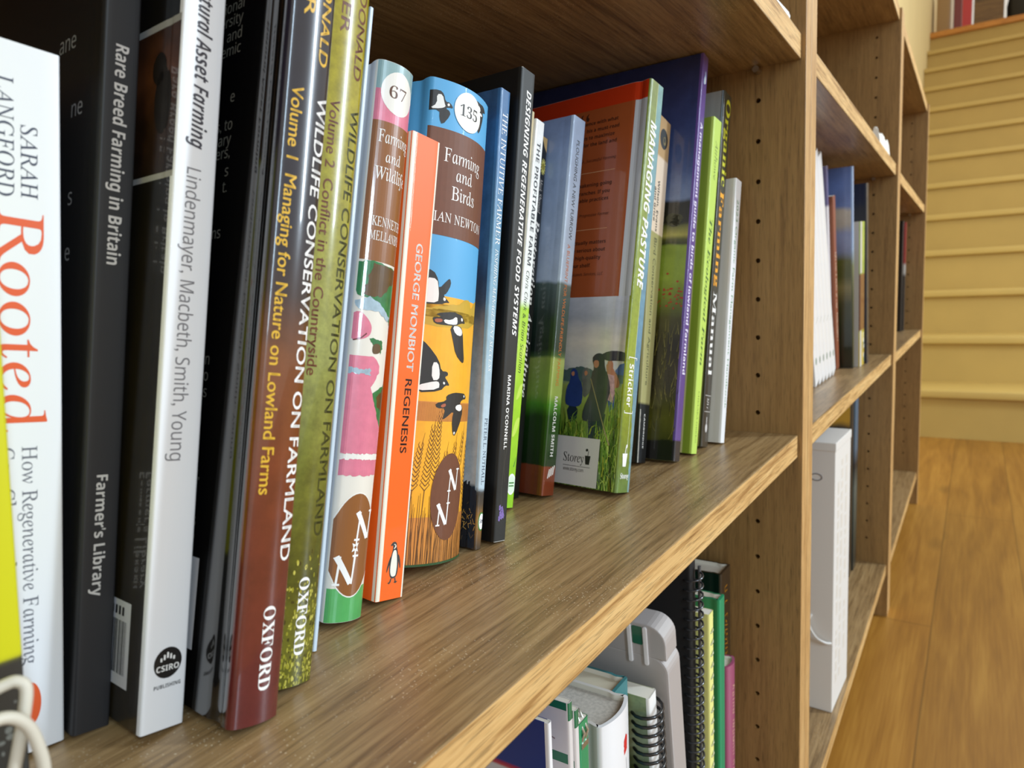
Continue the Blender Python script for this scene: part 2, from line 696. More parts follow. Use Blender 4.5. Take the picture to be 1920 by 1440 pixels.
def floor_material():
    m, t, b = nodes('oak_floor_boards')
    N, L = t.nodes, t.links
    tc = N.new('ShaderNodeTexCoord')
    sp = N.new('ShaderNodeSeparateXYZ')
    L.new(tc.outputs['Object'], sp.inputs[0])

    def math_(op, a, b_=None, c=None):
        n = N.new('ShaderNodeMath')
        n.operation = op
        for i, q in enumerate((a, b_, c)):
            if q is None:
                continue
            if isinstance(q, (int, float)):
                n.inputs[i].default_value = q
            else:
                L.new(q, n.inputs[i])
        return n.outputs[0]

    yy = math_('MULTIPLY_ADD', sp.outputs['Y'], 1 / .142, .49)
    row = math_('FLOOR', yy)
    fr = math_('FRACT', yy)
    wn = N.new('ShaderNodeTexWhiteNoise')
    wn.noise_dimensions = '1D'
    L.new(row, wn.inputs['W'])
    xs = math_('MULTIPLY_ADD', wn.outputs['Value'], 1.7, sp.outputs['X'])
    xj = math_('FRACT', math_('MULTIPLY', xs, 1 / 1.75))
    joint = math_('MINIMUM', math_('MULTIPLY', math_('MINIMUM', fr, math_('SUBTRACT', 1, fr)), .142), math_('MULTIPLY', math_('MINIMUM', xj, math_('SUBTRACT', 1, xj)), 1.75))
    cb = N.new('ShaderNodeCombineXYZ')
    L.new(xs, cb.inputs[0])
    L.new(math_('MULTIPLY_ADD', row, 3.17, sp.outputs['Y']), cb.inputs[1])

    def noise(sx, sy, detail, dist):
        mp = N.new('ShaderNodeMapping')
        mp.inputs['Scale'].default_value = (sx, sy, 1)
        L.new(cb.outputs[0], mp.inputs[0])
        n = N.new('ShaderNodeTexNoise')
        n.inputs['Scale'].default_value = 1
        n.inputs['Detail'].default_value = detail
        n.inputs['Distortion'].default_value = dist
        L.new(mp.outputs[0], n.inputs['Vector'])
        return n.outputs['Fac']
    a = noise(2.2, 22, 6, 1.2)
    f = noise(9, 260, 4, .2)
    g = math_('ADD', math_('MULTIPLY', a, .65), math_('MULTIPLY', f, .35))
    cr = N.new('ShaderNodeValToRGB')
    e = cr.color_ramp.elements
    e[0].position, e[0].color = .3, lin((126, 83, 28))
    e[1].position, e[1].color = .7, lin((174, 127, 53))
    e.new(.5).color = lin((152, 105, 38))
    L.new(g, cr.inputs[0])
    # knots
    mp = N.new('ShaderNodeMapping')
    mp.inputs['Scale'].default_value = (2.6, 7, 1)
    L.new(cb.outputs[0], mp.inputs[0])
    vo = N.new('ShaderNodeTexVoronoi')
    vo.inputs['Scale'].default_value = 1
    L.new(mp.outputs[0], vo.inputs['Vector'])
    kn = N.new('ShaderNodeMapRange')
    kn.inputs['From Min'].default_value = .07
    kn.inputs['From Max'].default_value = .2
    kn.inputs['To Min'].default_value = .45
    L.new(vo.outputs['Distance'], kn.inputs['Value'])
    jt = N.new('ShaderNodeMapRange')
    jt.inputs['From Min'].default_value = .0006
    jt.inputs['From Max'].default_value = .002
    jt.inputs['To Min'].default_value = .62
    L.new(joint, jt.inputs['Value'])
    tone = math_('MULTIPLY_ADD', wn.outputs['Value'], .3, .86)
    vm = N.new('ShaderNodeVectorMath')
    vm.operation = 'SCALE'
    L.new(cr.outputs[0], vm.inputs[0])
    L.new(math_('MULTIPLY', math_('MULTIPLY', kn.outputs[0], jt.outputs[0]), tone), vm.inputs['Scale'])
    L.new(vm.outputs[0], b.inputs['Base Color'])
    b.inputs['Roughness'].default_value = .38
    b.inputs['Coat Weight'].default_value = .15
    b.inputs['Coat Roughness'].default_value = .25
    return m


g = G()
g.box(-2.5, 3.2, -5, .6, ZF - .03, ZF)
struct('floor', g, floor_material())
wall_m = mat('wall_paint', (238, 220, 165), .85, var=.03, vscale=3)
g = G()
g.box(-2.5, 2.38, .302, .40, ZF, 3.2)
struct('wall_back', g, wall_m)
g = G()
g.box(2.38, 7.2, .236, .40, ZF, 3.6)
struct('wall_stairs', g, wall_m)

# staircase climbing away from the camera beyond the bookcases
stair_m = mat('stair_paint', (184, 156, 88), .62, var=.05, vscale=6, bump=.15, bscale=90)
lip_m = mat('stair_nosing_paint', (194, 168, 100), .5, var=.04, vscale=6)
st = thing('staircase', (2.5, 0, ZF), (0, 0, 0), 'pale yellow painted wooden staircase climbing at the far end beyond the bookcases', 'staircase')
YA, YB = -1.6, .235
for k in range(1, 14):
    x0 = .27 * (k - 1)
    g = G()
    g.box(x0, x0 + .018, YA, YB, .185 * (k - 1), .185 * k - .028)
    obj('riser', g, stair_m, st)
    g = G()
    if k < 13:
        g.box(x0 - .022, x0 + .288, YA, YB, .185 * k - .028, .185 * k)
        obj('tread', g, lip_m, st, bevel=.006)
g = G()
g.box(.27 * 12 - .026, .27 * 12 + 2.2, YA, YB, .185 * 13 - .028, .185 * 13 + .012)
obj('landing_board', g, wood('landing_oak', 'y', (214, 150, 70), (196, 132, 56), (160, 100, 38)), st, bevel=.004)
ZL = ZF + .185 * 13 + .0125
XL = 2.5 + .27 * 12

# ------------------------------------------------------------------ bookcases
PT = .0216      # panel thickness
UW = .7657      # width of one unit
DEP = .288
HT = .567


def panel_with_holes(name, x0, x1, inner, z0, z1, parent, zshelf):
    """side panel with two drilled rows of shelf-pin holes in its inner face"""
    g = G()
    g.box(x0, x1, 0, DEP, z0, z1, 0, dict(front=1))
    o = obj(name, g, [wood_up, wood_liv], parent, 0, bevel=.0006)
    c = G()
    for yy in (.0362, .235):
        z = .0172 + zshelf - .032 * 11
        while z < .53:
            if z > z0 + .05:
                pts = [(yy + .0021 * math.cos(2 * PI * k / 10), z + .0021 * math.sin(2 * PI * k / 10)) for k in range(10)]
                xa = x1 + .002 if inner > 0 else x0 - .002
                xb = x1 - .009 if inner > 0 else x0 + .009
                A = [(xa, a, b) for a, b in pts]
                B = [(xb, a, b) for a, b in pts]
                c.grid([A, B], 0, True)
                c.face(A[::-1])
                c.face(B)
            z += .032
    cut = obj('cutter', c, wood_up, None, 0)
    md = o.modifiers.new('holes', 'BOOLEAN')
    md.operation = 'DIFFERENCE'
    md.object = cut
    md.solver = 'EXACT'
    cut.parent = parent
    dg = bpy.context.evaluated_depsgraph_get()
    dg.update()
    me = bpy.data.meshes.new_from_object(o.evaluated_get(dg))
    o.modifiers.clear()
    old = o.data
    o.data = me
    bpy.data.meshes.remove(old)
    bpy.data.objects.remove(cut)
    return o


def bookcase(x0, levels, label):
    r = thing('bookcase', (x0, 0, 0), (0, 0, 0), label, 'bookcase', None)
    bz, mz, uz = levels
    z1 = HT
    panel_with_holes('side_panel', 0, PT, 1, ZF, z1, r, mz)
    panel_with_holes('side_panel', UW - PT, UW, -1, ZF, z1, r, mz)

    def board(nm, zt, th=.019, y0=.0037, xa=PT, xb=UW - PT):
        g = G()
        g.box(xa, xb, y0, DEP - .008, zt - th, zt, 0, dict(front=1))
        return obj(nm, g, [wood_shelf, wood_lip], r, 0, bevel=.0007)
    board('bottom_board', bz)
    board('shelf', mz)
    board('shelf', uz)
    board('top_board', z1, xa=PT, xb=UW - PT)
    g = G()
    g.box(PT, UW - PT, DEP - .008, DEP, ZF + .02, z1 - .001)
    obj('back_panel', g, wood_up, r, 0)
    g = G()
    g.box(PT, UW - PT, .055, .073, ZF, bz - .0192)
    obj('plinth', g, wood_shelf, r, 0)
    pin = mat('pin_metal', (190, 180, 160), .3, metal=1)
    for xx, sg in ((PT, 1), (UW - PT, -1)):
        for yy in (.0362, .235):
            for zt in (mz, uz):
                g = G()
                zc = zt - .019 - .0026
                g.tube([(xx, yy, zc), (xx + sg * .009, yy, zc)], .0026, 12)
                obj('shelf_pin', g, pin, r)
    return r


bookcase(.0216 - UW, (-.385, 0, .3174), 'oak veneer bookcase nearest the camera, its middle shelf full of leaning books')
bookcase(.0216, (-.3817, -.0016, .319), 'second oak veneer bookcase along, with a tall white box on its bottom board')
bookcase(.0216 + UW, (-.3905, -.0055, .3152), 'farthest oak veneer bookcase, almost empty, standing beside the yellow stairs')


# ------------------------------------------------------------------ books leaning along the middle shelf
Z0 = .0003
MS = 'books leaning on the middle shelf'


def P(x, y):
    return (x, y, Z0)


# 1 white paperback at the left
w = gloss('white_cover', (236, 236, 238), rough=.4, coat=.2)
b = Book('book', P(-0.5226, 0.1025), (5.85, -3.4, 0), 0.0235, 0.1969, 0.13, [w, w], 'white paperback with a large orange-red serif title, second from the left', group=MS)
red = mat('orange_red_ink', (226, 92, 44), .45)
grey = mat('grey_ink', (104, 106, 116), .5)
navy_i = mat('slate_ink', (58, 64, 84), .5)
b.down('SARAH', 'serif', 175.3, 155.6, 15.6, 4.0, navy_i, 'author_lettering')
b.down('LANGFORD', 'serif', 187.2, 155.3, 10.0, 4.0, navy_i, 'author_lettering')
b.down('Rooted', 'serif', 151.7, 91.5, 13.6, 10.8, red, label='orange-red title lettering')
b.down('How Regenerative Farming', 'serif', 87.2, 25.5, 15.1, 3.7, grey, 'subtitle_lettering')
b.down('Can Change the World', 'serif', 87.2, 34, 9.6, 3.7, grey, 'subtitle_lettering')
b.printing('publisher_mark', 'spine', [(ell(14.6, 13.9, 2.9, 6.3), 0), ([(12.6, 9), (14.2, 9.6), (14.9, 12), (14.4, 15.5), (13.4, 18), (12.4, 15), (12, 12)], 1, 1), (ell(13.3, 13, .5, 2.0), 2, 2)], [red, black_ink, white_ink])

# 2 black paperback
blk = mat('black_matt_cover', (38, 37, 39), .55)
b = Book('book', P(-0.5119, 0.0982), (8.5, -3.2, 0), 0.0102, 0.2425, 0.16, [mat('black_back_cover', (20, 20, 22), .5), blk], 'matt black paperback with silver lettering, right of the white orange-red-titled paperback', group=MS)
sil = mat('silver_ink', (205, 200, 196), .45)
b.down('Rare Breed Farming in Britain', 'sansb', 203.3, 138.4, 5.2, 3.7, sil)
b.down("Farmer's Library", 'sansb', 76.1, 40.1, 4.9, 3.1, sil, 'publisher_lettering')
b.fragment([('ane', -19, 205.5), ('ne', -12.5, 184), ('s', -17, 157), ('e', -17, 140)], 'sansl', 5.2, mat('dim_ink', (150, 146, 142), .6))

# 3 white spine, dark brown cover with photo and barcode
br = ramp('brown_cover', [(0, (40, 33, 18)), (120, (34, 28, 18)), (245, (22, 20, 18))], .3, .8, noise=30, nscale=15, var=.25, vscale=40)
b = Book('book', P(-0.4997, 0.0793), (9.39, -3.2, 0), 0.013, 0.245, 0.17, [br, gloss('white_spine', (240, 240, 242), rough=.35, coat=.3)], 'white-spined paperback with a dark brown cover and a round black badge at its foot', group=MS)
b.down('Natural Asset Farming', 'sansbi', 223, 172.1, 6.6, 4.6, mat('charcoal_ink', (70, 68, 76), .5))
b.down('Lindenmayer, Macbeth, Smith, Young', 'sansl', 166, 79.4, 5.9, 4.3, mat('mid_grey_ink', (128, 126, 130), .5), 'author_lettering')
bars = [(ell(7.0, 19.6, 4.2, 4.55), 0)] + [(rect(4.7 + i * .95, 5.25 + i * .95, 20 + (.2, .6, 1, .6, .2)[i], 21 + (.3, 1.1, 1.7, 1.1, .3)[i]), 1, 1) for i in range(5)]
b.printing('publisher_mark', 'spine', bars, [black_ink, white_ink])
b.flat('CSIRO', 'sansb', 3.6, 10.4, 17.3, 1.7, white_ink, 'publisher_lettering', 4)
b.flat('PUBLISHING', 'sansb', 3.2, 11.2, 12.3, 1.1, black_ink, 'publisher_lettering')
ph = ramp('brown_animal_photo', [(160, (28, 20, 14)), (180, (60, 38, 22)), (195, (92, 52, 28)), (212, (52, 34, 24))], .3, .8, noise=14, nscale=90, var=.5, vscale=70)
it = [(rect(-60, .5, 162.4, 210.2), 1), (rect(-60, -.6, 164.2, 208), 0, 1), (ell(-9, 186, 5, 10), 2, 2), (ell(-12, 196, 4, 5), 2, 2)]
b.printing('cover_picture', 'left', it, [ph, mat('photo_border', (170, 166, 160), .4), mat('dark_fur_print', (30, 22, 16), .4)])
it = [(rect(-48, -9.5, 10.5, 36), 0)]
x = -46
while x < -11.5:
    ww = random.choice((.25, .4, .7))
    it.append((rect(x, x + ww, 14, 30), 1, 1))
    x += ww + random.choice((.3, .5, .7))
b.printing('barcode', 'left', it, [mat('barcode_white', (214, 212, 214), .4), black_ink])
b.printing('barcode_digits', 'left', [(rect(-44 + 2.1 * k, -42.8 + 2.1 * k, 31.6, 34.2), 0) for k in range(15)], [black_ink], 4)

# 4 and 5 the two tall glossy hardbacks
gold = mat('gold_ink', (222, 176, 48), .4)
r1 = ramp('navy_to_maroon', [(0, (96, 34, 34)), (35, (98, 40, 30)), (75, (112, 52, 26)), (108, (116, 66, 32)), (128, (50, 36, 36)), (150, (30, 30, 44)), (250, (27, 29, 43))], .22, .85, noise=26, nscale=26, var=.22, vscale=60)
glb = gloss('glossy_black', (12, 11, 12), rough=.12, coat=1)
b = Book('hardback_book', P(-0.4824, 0.0573), (10.93, -3.6, 0), 0.0165, 0.25, 0.171, [glb, r1], 'glossy hardback with a navy-to-maroon spine and black cover, gold and white lettering', kind='hb', bulge=.0018, group=MS)
b.down('MACDONALD', 'sansm', 246, 198.8, 12.2, 3.6, gold, 'author_lettering')
b.down('WILDLIFE CONSERVATION ON FARMLAND', 'sansm', 189.5, 47.4, 13.3, 3.9, white_ink)
b.down('FEBER', 'sansm', 238, 211.7, 5.9, 3.4, gold, 'author_lettering')
b.down('Volume 1  Managing for Nature on Lowland Farms', 'sansm', 189.6, 67.8, 4.3, 3.5, gold, 'subtitle_lettering')
b.down('OXFORD', 'serifb', 34.4, 9.6, 9.3, 4.0, white_ink, 'publisher_lettering')
rows = [('itional', 18), ('versity', 45), ('and', 75), ('demic', 103), ('e', 195), ('es, to', 247), ('inary', 275), ('mers,', 300), ('s', 335), ('t.', 365), ('ems', 450), ('on', 685), ('to', 715), ('zes', 745), ('y,', 895), ('es', 980), ('ce', 1010), ('es.', 1090)]
b.fragment([(t_, -24.5 if y_ < 180 else -25.5 if y_ < 400 else -27, 219 - (y_ - 18) * .171) for t_, y_ in rows], 'sansl', 3.6, mat('faint_ink', (120, 116, 104), .5))
b.printing('barcode', 'left', [(rect(-60, -23, 17, 45), 0)], [mat('barcode_white', (214, 212, 214), .4)])

r2 = ramp('olive_green', [(0, (84, 84, 20)), (16, (106, 104, 26)), (34, (70, 74, 18)), (46, (84, 86, 22)), (70, (104, 108, 36)), (110, (142, 146, 72)), (150, (150, 146, 54)), (205, (160, 148, 30)), (250, (156, 142, 24))], .22, 1, noise=14, nscale=60, var=.28, vscale=240)
dol = mat('dark_olive_ink', (62, 62, 18), .4)
b = Book('hardback_book', P(-0.4633, 0.0644), (11.47, -3.4, 0), 0.0174, 0.25, 0.165, [gloss('olive_cover', (120, 116, 36), rough=.2, coat=1), r2], 'glossy hardback with an olive-green mossy spine and dark lettering', kind='hb', bulge=.0018, group=MS)
b.down('MACDONALD', 'sansm', 247, 201.3, 13.2, 3.6, mat('rust_ink', (104, 52, 12), .4), 'author_lettering')
b.down('WILDLIFE CONSERVATION ON FARMLAND', 'sansm', 191.3, 48, 13.7, 3.9, dol)
b.down('FEBER', 'sansm', 240, 214.4, 6.3, 3.4, mat('rust_ink', (104, 52, 12), .4), 'author_lettering')
b.down('Volume 2  Conflict in the Countryside', 'sansm', 191.5, 100.5, 5.2, 3.4, mat('rust_ink', (104, 52, 12), .4), 'subtitle_lettering')
b.down('OXFORD', 'serifb', 34.9, 9.8, 9.8, 4.0, white_ink, 'publisher_lettering')

random.seed(9)
b.printing('moss_picture', 'spine', [(ell(random.uniform(0, 17.4), abs(random.gauss(0, 18)), random.uniform(.15, .5), random.uniform(.3, 1.0), 6, random.uniform(0, 3)), random.choice((0, 0, 1, 2))) for _ in range(420)], [mat('moss_light', (150, 146, 40), .22, 1), mat('moss_dark', (58, 56, 12), .22, 1), mat('moss_pale', (196, 188, 84), .22, 1)], 1)

# 6 thin pale booklet
pb_ = gloss('pale_blue_cover', (198, 214, 228), rough=.35, coat=.3)
b = Book('booklet', P(-0.4496, 0.0772), (11.7, -2.5, 0), 0.0018, 0.2374, 0.15, [pb_, pb_], 'thin pale blue stapled booklet squeezed between the olive hardback and the cow-painted jacket', 'booklet', kind='mag', group=MS)

# 7 jacketed hardback with a painted cow
wj = gloss('white_jacket', (226, 228, 232), rough=.25, coat=.6)
sp7 = gloss('jacket_cream', (234, 228, 216), rough=.25, coat=.7)
b = Book('hardback_book', P(-0.4212, 0.0836), (11.73, -6.8, 0), 0.0178, 0.2185, 0.15, [wj, sp7], 'jacketed hardback with a painted pink and white cow on its curved spine', kind='jk', bulge=.003, group=MS)
BRN, PINK, BLUG, CRM = mat('jacket_brown', (142, 88, 44), .3, .7), mat('jacket_pink', (224, 124, 148), .3, .7, .08, 300), mat('jacket_grey_blue', (146, 178, 180), .3, .7, .08, 200), mat('jacket_white', (240, 236, 228), .3, .7)
GRN, DKG, LBL = mat('jacket_green', (82, 170, 92), .3, .7, .1, 200), mat('jacket_dark_green', (36, 120, 66), .3, .7, .25, 300), mat('jacket_light_blue', (166, 190, 204), .3, .7, .2, 400)
DBR = mat('jacket_dark_brown', (92, 66, 34), .3, .7, .2, 200)
it = [(rect(-1, 19, 205, 222), 2), (rough_edge(rect(-1, 19, 190, 207), .25), 1, 1), (rect(-1, 19, 139.8, 194.7), 0, 2), (ell(8.9, 206.9, 7.6, 8.6), 3, 3)]
cow_leaf = [(-0.6, 138.7), (4.6, 140.1), (17.6, 138.3), (18.6, 133.5), (16.9, 129), (18.4, 117.2), (16.4, 115.7), (11.7, 122.4), (6.5, 124.6), (2.5, 125.3), (.2, 126.1), (-.5, 133.5)]
cow_dk = [(4.7, 139), (18.1, 137.9), (17.2, 133.5), (13.1, 130.5), (10.1, 126.8), (6.3, 126.1), (2.3, 126.8), (3.5, 133.5)]
cow_blue = [(-.3, 123.8), (4.4, 125.7), (11.7, 122.4), (16, 118.7), (14.6, 117.4), (8.9, 120.4), (1.1, 120.4)]
cow_cheek = [(-.2, 119.4), (2.2, 119.5), (5.5, 116.4), (6.9, 113.5), (5.8, 109.8), (-.3, 107.9), (-1.4, 112.7)]
cow_muz = [(-1.6, 102.4), (9.1, 102.7), (12.5, 99.4), (12.4, 96.4), (8.7, 90.5), (11.3, 85.3), (13.8, 80.1), (17.6, 73.5), (18.2, 64.6), (-.9, 64.6), (-2.9, 89)]
cow_dg = [(9.9, 88.3), (19.1, 93.5), (19.2, 84.6), (18.1, 73.5), (15.3, 76.4), (11.3, 84.6)]
cow_db = [(12.1, 86.8), (18.7, 92.7), (18.4, 84.6), (17.1, 81.6), (13.5, 83.1)]
it += [(rough_edge([(17, 136), (19, 136), (19, 112), (16.5, 116)], .3), 6, 1), (rough_edge([(17.6, 126), (19, 126), (19, 112), (16.5, 114)], .3), 1, 2),
       (rough_edge(cow_leaf, .4), 5, 2), (rough_edge(cow_dk, .5), 7, 3), (rough_edge(cow_blue, .4), 6, 3), (smooth2(cow_cheek), 1, 3), (pline([(.4, 108.3), (3, 109.5), (4.8, 111.2)], .5)[0], 8, 4), (line((3, 109.5), (4.8, 111.4), .5), 8, 4),
       (rough_edge([(6.3, 109.8), (12.3, 109.4), (13.1, 106.8), (12.4, 104.2), (8.2, 106.8)], .35, .6), 5, 3), (smooth2([(8, 107.9), (11.9, 107.9), (12.3, 104.6), (9, 103.6), (7.7, 104.6)]), 7, 4),
       (rough_edge(cow_muz, .25), 1, 3), (rough_edge(cow_dg, .4), 5, 4), (rough_edge(cow_db, .4), 7, 5), (rough_edge(rect(-1, 18.6, 56.2, 64), .4), 1, 2), (rough_edge(rect(-1, 18.6, 62.4, 64.6), .4, .7), 3, 4),
       (rough_edge(rect(-1, 8, 95.5, 97.6), .5, .7), 6, 5), (rect(-1, 19, 0, 13), 4, 1), (ell(8.6, 29.5, 10.2, 20.3, 40), 3, 2), (ell(8.6, 29.5, 9.8, 19.8, 40), 0, 3)]
b.printing('spine_picture', 'spine', it, [BRN, PINK, BLUG, CRM, GRN, DKG, LBL, DBR, mat('jacket_maroon', (110, 40, 50), .3, .7)])
b.flat('67', 'digits', 4.4, 12.6, 204.6, 4.6, mat('brown_ink', (96, 58, 36), .4), 'series_number', 6)
b.flat('Farming', 'serif', 2.0, 16.9, 186.4, 5.0, white_ink, layer=6)
b.flat('and', 'serif', 5.5, 13, 179, 4.4, white_ink, layer=6)
b.flat('Wildlife', 'serif', 1.8, 17.2, 171.8, 5.0, white_ink, layer=6)
b.flat('KENNETH', 'serif', 2.6, 17, 153.6, 3.7, white_ink, 'author_lettering', 6)
b.flat('MELLANBY', 'serif', 2.2, 17.2, 148, 3.7, white_ink, 'author_lettering', 6)


def twin_n(b, cx, cy, k, star, lay):
    """the interlocked N N monogram"""
    def N(x, y):
        w_, h_ = 5.4 * k, 9.6 * k
        return [line((x, y), (x + .7 * k, y + h_), .7 * k), line((x - .5 * k, y + h_), (x + w_ - .4 * k, y + .2 * k), 1.9 * k), line((x + w_, y), (x + w_ + .7 * k, y + h_), .7 * k),
                line((x - 1.1 * k, y), (x + 1.2 * k, y), .7 * k), line((x + w_ - .4 * k, y + h_), (x + w_ + 2 * k, y + h_), .7 * k)]
    it = N(cx - 5.8 * k, cy - 12.5 * k) + N(cx + .3 * k, cy + 2.6 * k) + [line((cx - .3 * k, cy - 12 * k), (cx + .5 * k, cy + 6 * k), .6 * k)]
    if star:
        pts = [(cx + (1.9 if i % 2 == 0 else .8) * k * math.cos(PI * i / 4 + PI / 4), cy + (2.2 if i % 2 == 0 else 1) * k * math.sin(PI * i / 4 + PI / 4)) for i in range(8)]
        it.append(pts)
    o = b.printing('monogram', 'spine', [(p, 0) for p in it] + ([(ell(cx, cy, .55 * k, .6 * k, 4), 1, 1)] if star else []), [white_ink, BRN], lay)
    return o


twin_n(b, 8.8, 28.5, 1.12, True, 6)

# 8 orange paperback
orange = gloss('orange_cover', (246, 104, 18), rough=.45, coat=.1, var=.04, vscale=30)
cream_s = mat('cream_stripe', (240, 232, 214), .45)
b = Book('book', P(-0.3999, 0.0811), (11.07, -5.6, 0), 0.0154, 0.1936, 0.127, [orange, orange], 'orange paperback with cream edge stripes and a small penguin emblem on its spine', fan=0.0013, group=MS)
b.printing('edge_stripes', 'spine', [(rect(-1, 2.1, -1, 196), 0), (rect(14.1, 16, -1, 196), 0)], [cream_s])
b.printing('edge_stripes', 'left', [(rect(-2.6, 0, -1, 196), 0)], [cream_s])
b.down('GEORGE MONBIOT', 'sansm', 148.4, 94.9, 8.5, 3.6, white_ink, 'author_lettering')
b.down('REGENESIS', 'sansm', 91.5, 60.7, 8.5, 3.5, mat('dark_brown_ink', (62, 28, 14), .5))
px, py = 4.4, 6.6


def pg(pts):
    return [(px + x_ * 8.2, py + y_ * 17.2) for x_, y_ in pts]


body = smooth2([(.36, 1.0), (.52, 1.0), (.62, .95), (.64, .86), (.72, .76), (.8, .6), (.84, .4), (.8, .2), (.68, .12), (.4, .11), (.26, .2), (.2, .4), (.24, .6), (.34, .76), (.38, .86), (.36, .92), (.2, .9), (.22, .94)], 2)
it = [(pg(body), 0), (pg(smooth2([(.3, .7), (.1, .5), (.02, .3), (.06, .27), (.18, .42), (.3, .55)])), 0), (pg(smooth2([(.78, .72), (.94, .55), (1.0, .36), (.95, .32), (.86, .46), (.76, .58)])), 0),
      (pg(smooth2([(.42, .8), (.62, .8), (.7, .6), (.74, .4), (.7, .2), (.62, .16), (.42, .16), (.3, .25), (.28, .45), (.34, .66)])), 1, 1), (pg(smooth2([(.5, .95), (.6, .9), (.58, .86), (.46, .82), (.42, .84), (.52, .88)])), 1, 1), (pg(ell(.47, .935, .035, .016, 10)), 1, 1),
      (pg([(.36, .12), (.44, .12), (.38, .03), (.28, -.01), (.16, .02), (.28, .04)]), 0), (pg([(.62, .12), (.7, .12), (.74, .04), (.86, .03), (.74, -.01), (.6, .01), (.66, .05)]), 0)]
b.printing('bird_emblem', 'spine', it, [black_ink, mat('emblem_white', (240, 236, 222), .45)])

# 9 thick jacketed hardback with lapwings over wheat
sky9 = mat('print_sky_blue', (92, 172, 222), .5, .1, .03, 40)
gold9, wheat9, orng9 = mat('print_yellow', (246, 178, 40), .5, .1, .06, 200), mat('print_mustard', (202, 164, 48), .5, .1, .06, 200), mat('print_orange', (214, 140, 62), .5, .1, .1, 200)
brn9, ink9, wht9, rst9 = mat('print_brown', (112, 66, 42), .55, .1, .06, 300), mat('print_black', (42, 40, 38), .5, .1), mat('print_white', (240, 238, 232), .5, .1), mat('print_rust', (176, 96, 68), .5, .1)
b = Book('hardback_book', P(-0.3504, 0.0892), (10.02, -4.0, 0), 0.04, 0.2189, 0.152, [sky9, sky9], 'thick jacketed hardback with black and white birds over golden wheat on its curved spine', kind='jk', bulge=.006, group=MS)
it = [(rect(-1, 41, 0, 122), 1), (rect(-1, 41, 112, 116), 2, 1), (smooth2([(-1, 107), (-1, 115), (5.2, 115.4), (8.5, 117.2), (13.7, 117.6), (16.1, 118.9), (20.8, 119), (23.9, 121.1), (26.1, 122.4), (30.4, 122.5), (32, 118.5), (34.3, 120.3), (36, 122.4), (41, 123.9), (41, 110)], 1), 2, 1),
      (rect(-1, 41, 114.9, 118.3), 2, 0), (rect(-1, 41, 65.2, 74), 3, 2), (rect(-1, 41, -1, 22), 3, 2), (rect(-1, 41, 149, 197), 4, 2)]
for k in range(70):
    u = -.5 + k * .6
    it.append((rect(u, u + .14, 65.3, 73.6), 5, 3))
b.printing('spine_picture', 'spine', it, [sky9, gold9, wheat9, orng9, brn9, mat('print_tan', (178, 112, 48), .5)])
# wheat
wi = []
random.seed(3)
for k in range(58):
    u = -1 + k * .72 + random.uniform(-.2, .2)
    u2 = u + random.uniform(-1.5, 1.8) + (u - 20) * .04
    hh = random.uniform(16, 34)
    wi += [(line((u, -1), ((u + u2) / 2, hh * .5), .36), 0), (line(((u + u2) / 2, hh * .5), (u2 + .4, hh), .3, .12), 0)]
for cx_, cz, hh, tl in ((3, 34, 20, .15), (8.5, 34, 28, .1), (13, 38, 30, .05), (17, 30, 20, .12), (24.5, 40, 14, .1), (31, 44, 15, .15), (36.5, 30, 24, .1), (39.5, 22, 26, .02)):
    wi.append((line((cx_ - tl * 20, 0), (cx_, cz), .34), 0))
    n = int(hh / 1.9)
    for q in range(n):
        f = q / n
        z_ = cz + f * hh
        cxx = cx_ + tl * (f * hh)
        wd = 2.3 * (1 - .55 * f)
        for sgn in (-1, 1):
            wi += [(line((cxx, z_), (cxx + sgn * wd, z_ + 2.6), .4, .22), 0), (line((cxx + sgn * wd, z_ + 2.6), (cxx + sgn * wd * .5, z_ + 3.9), .24, .1), 0)]
    wi.append((line((cx_ + tl * hh, cz + hh), (cx_ + tl * hh * 1.2 + .6, cz + hh + 6), .24, .08), 0))
b.printing('wheat_picture', 'spine', wi, [mat('print_wheat_line', (104, 66, 28), .5)], 4)
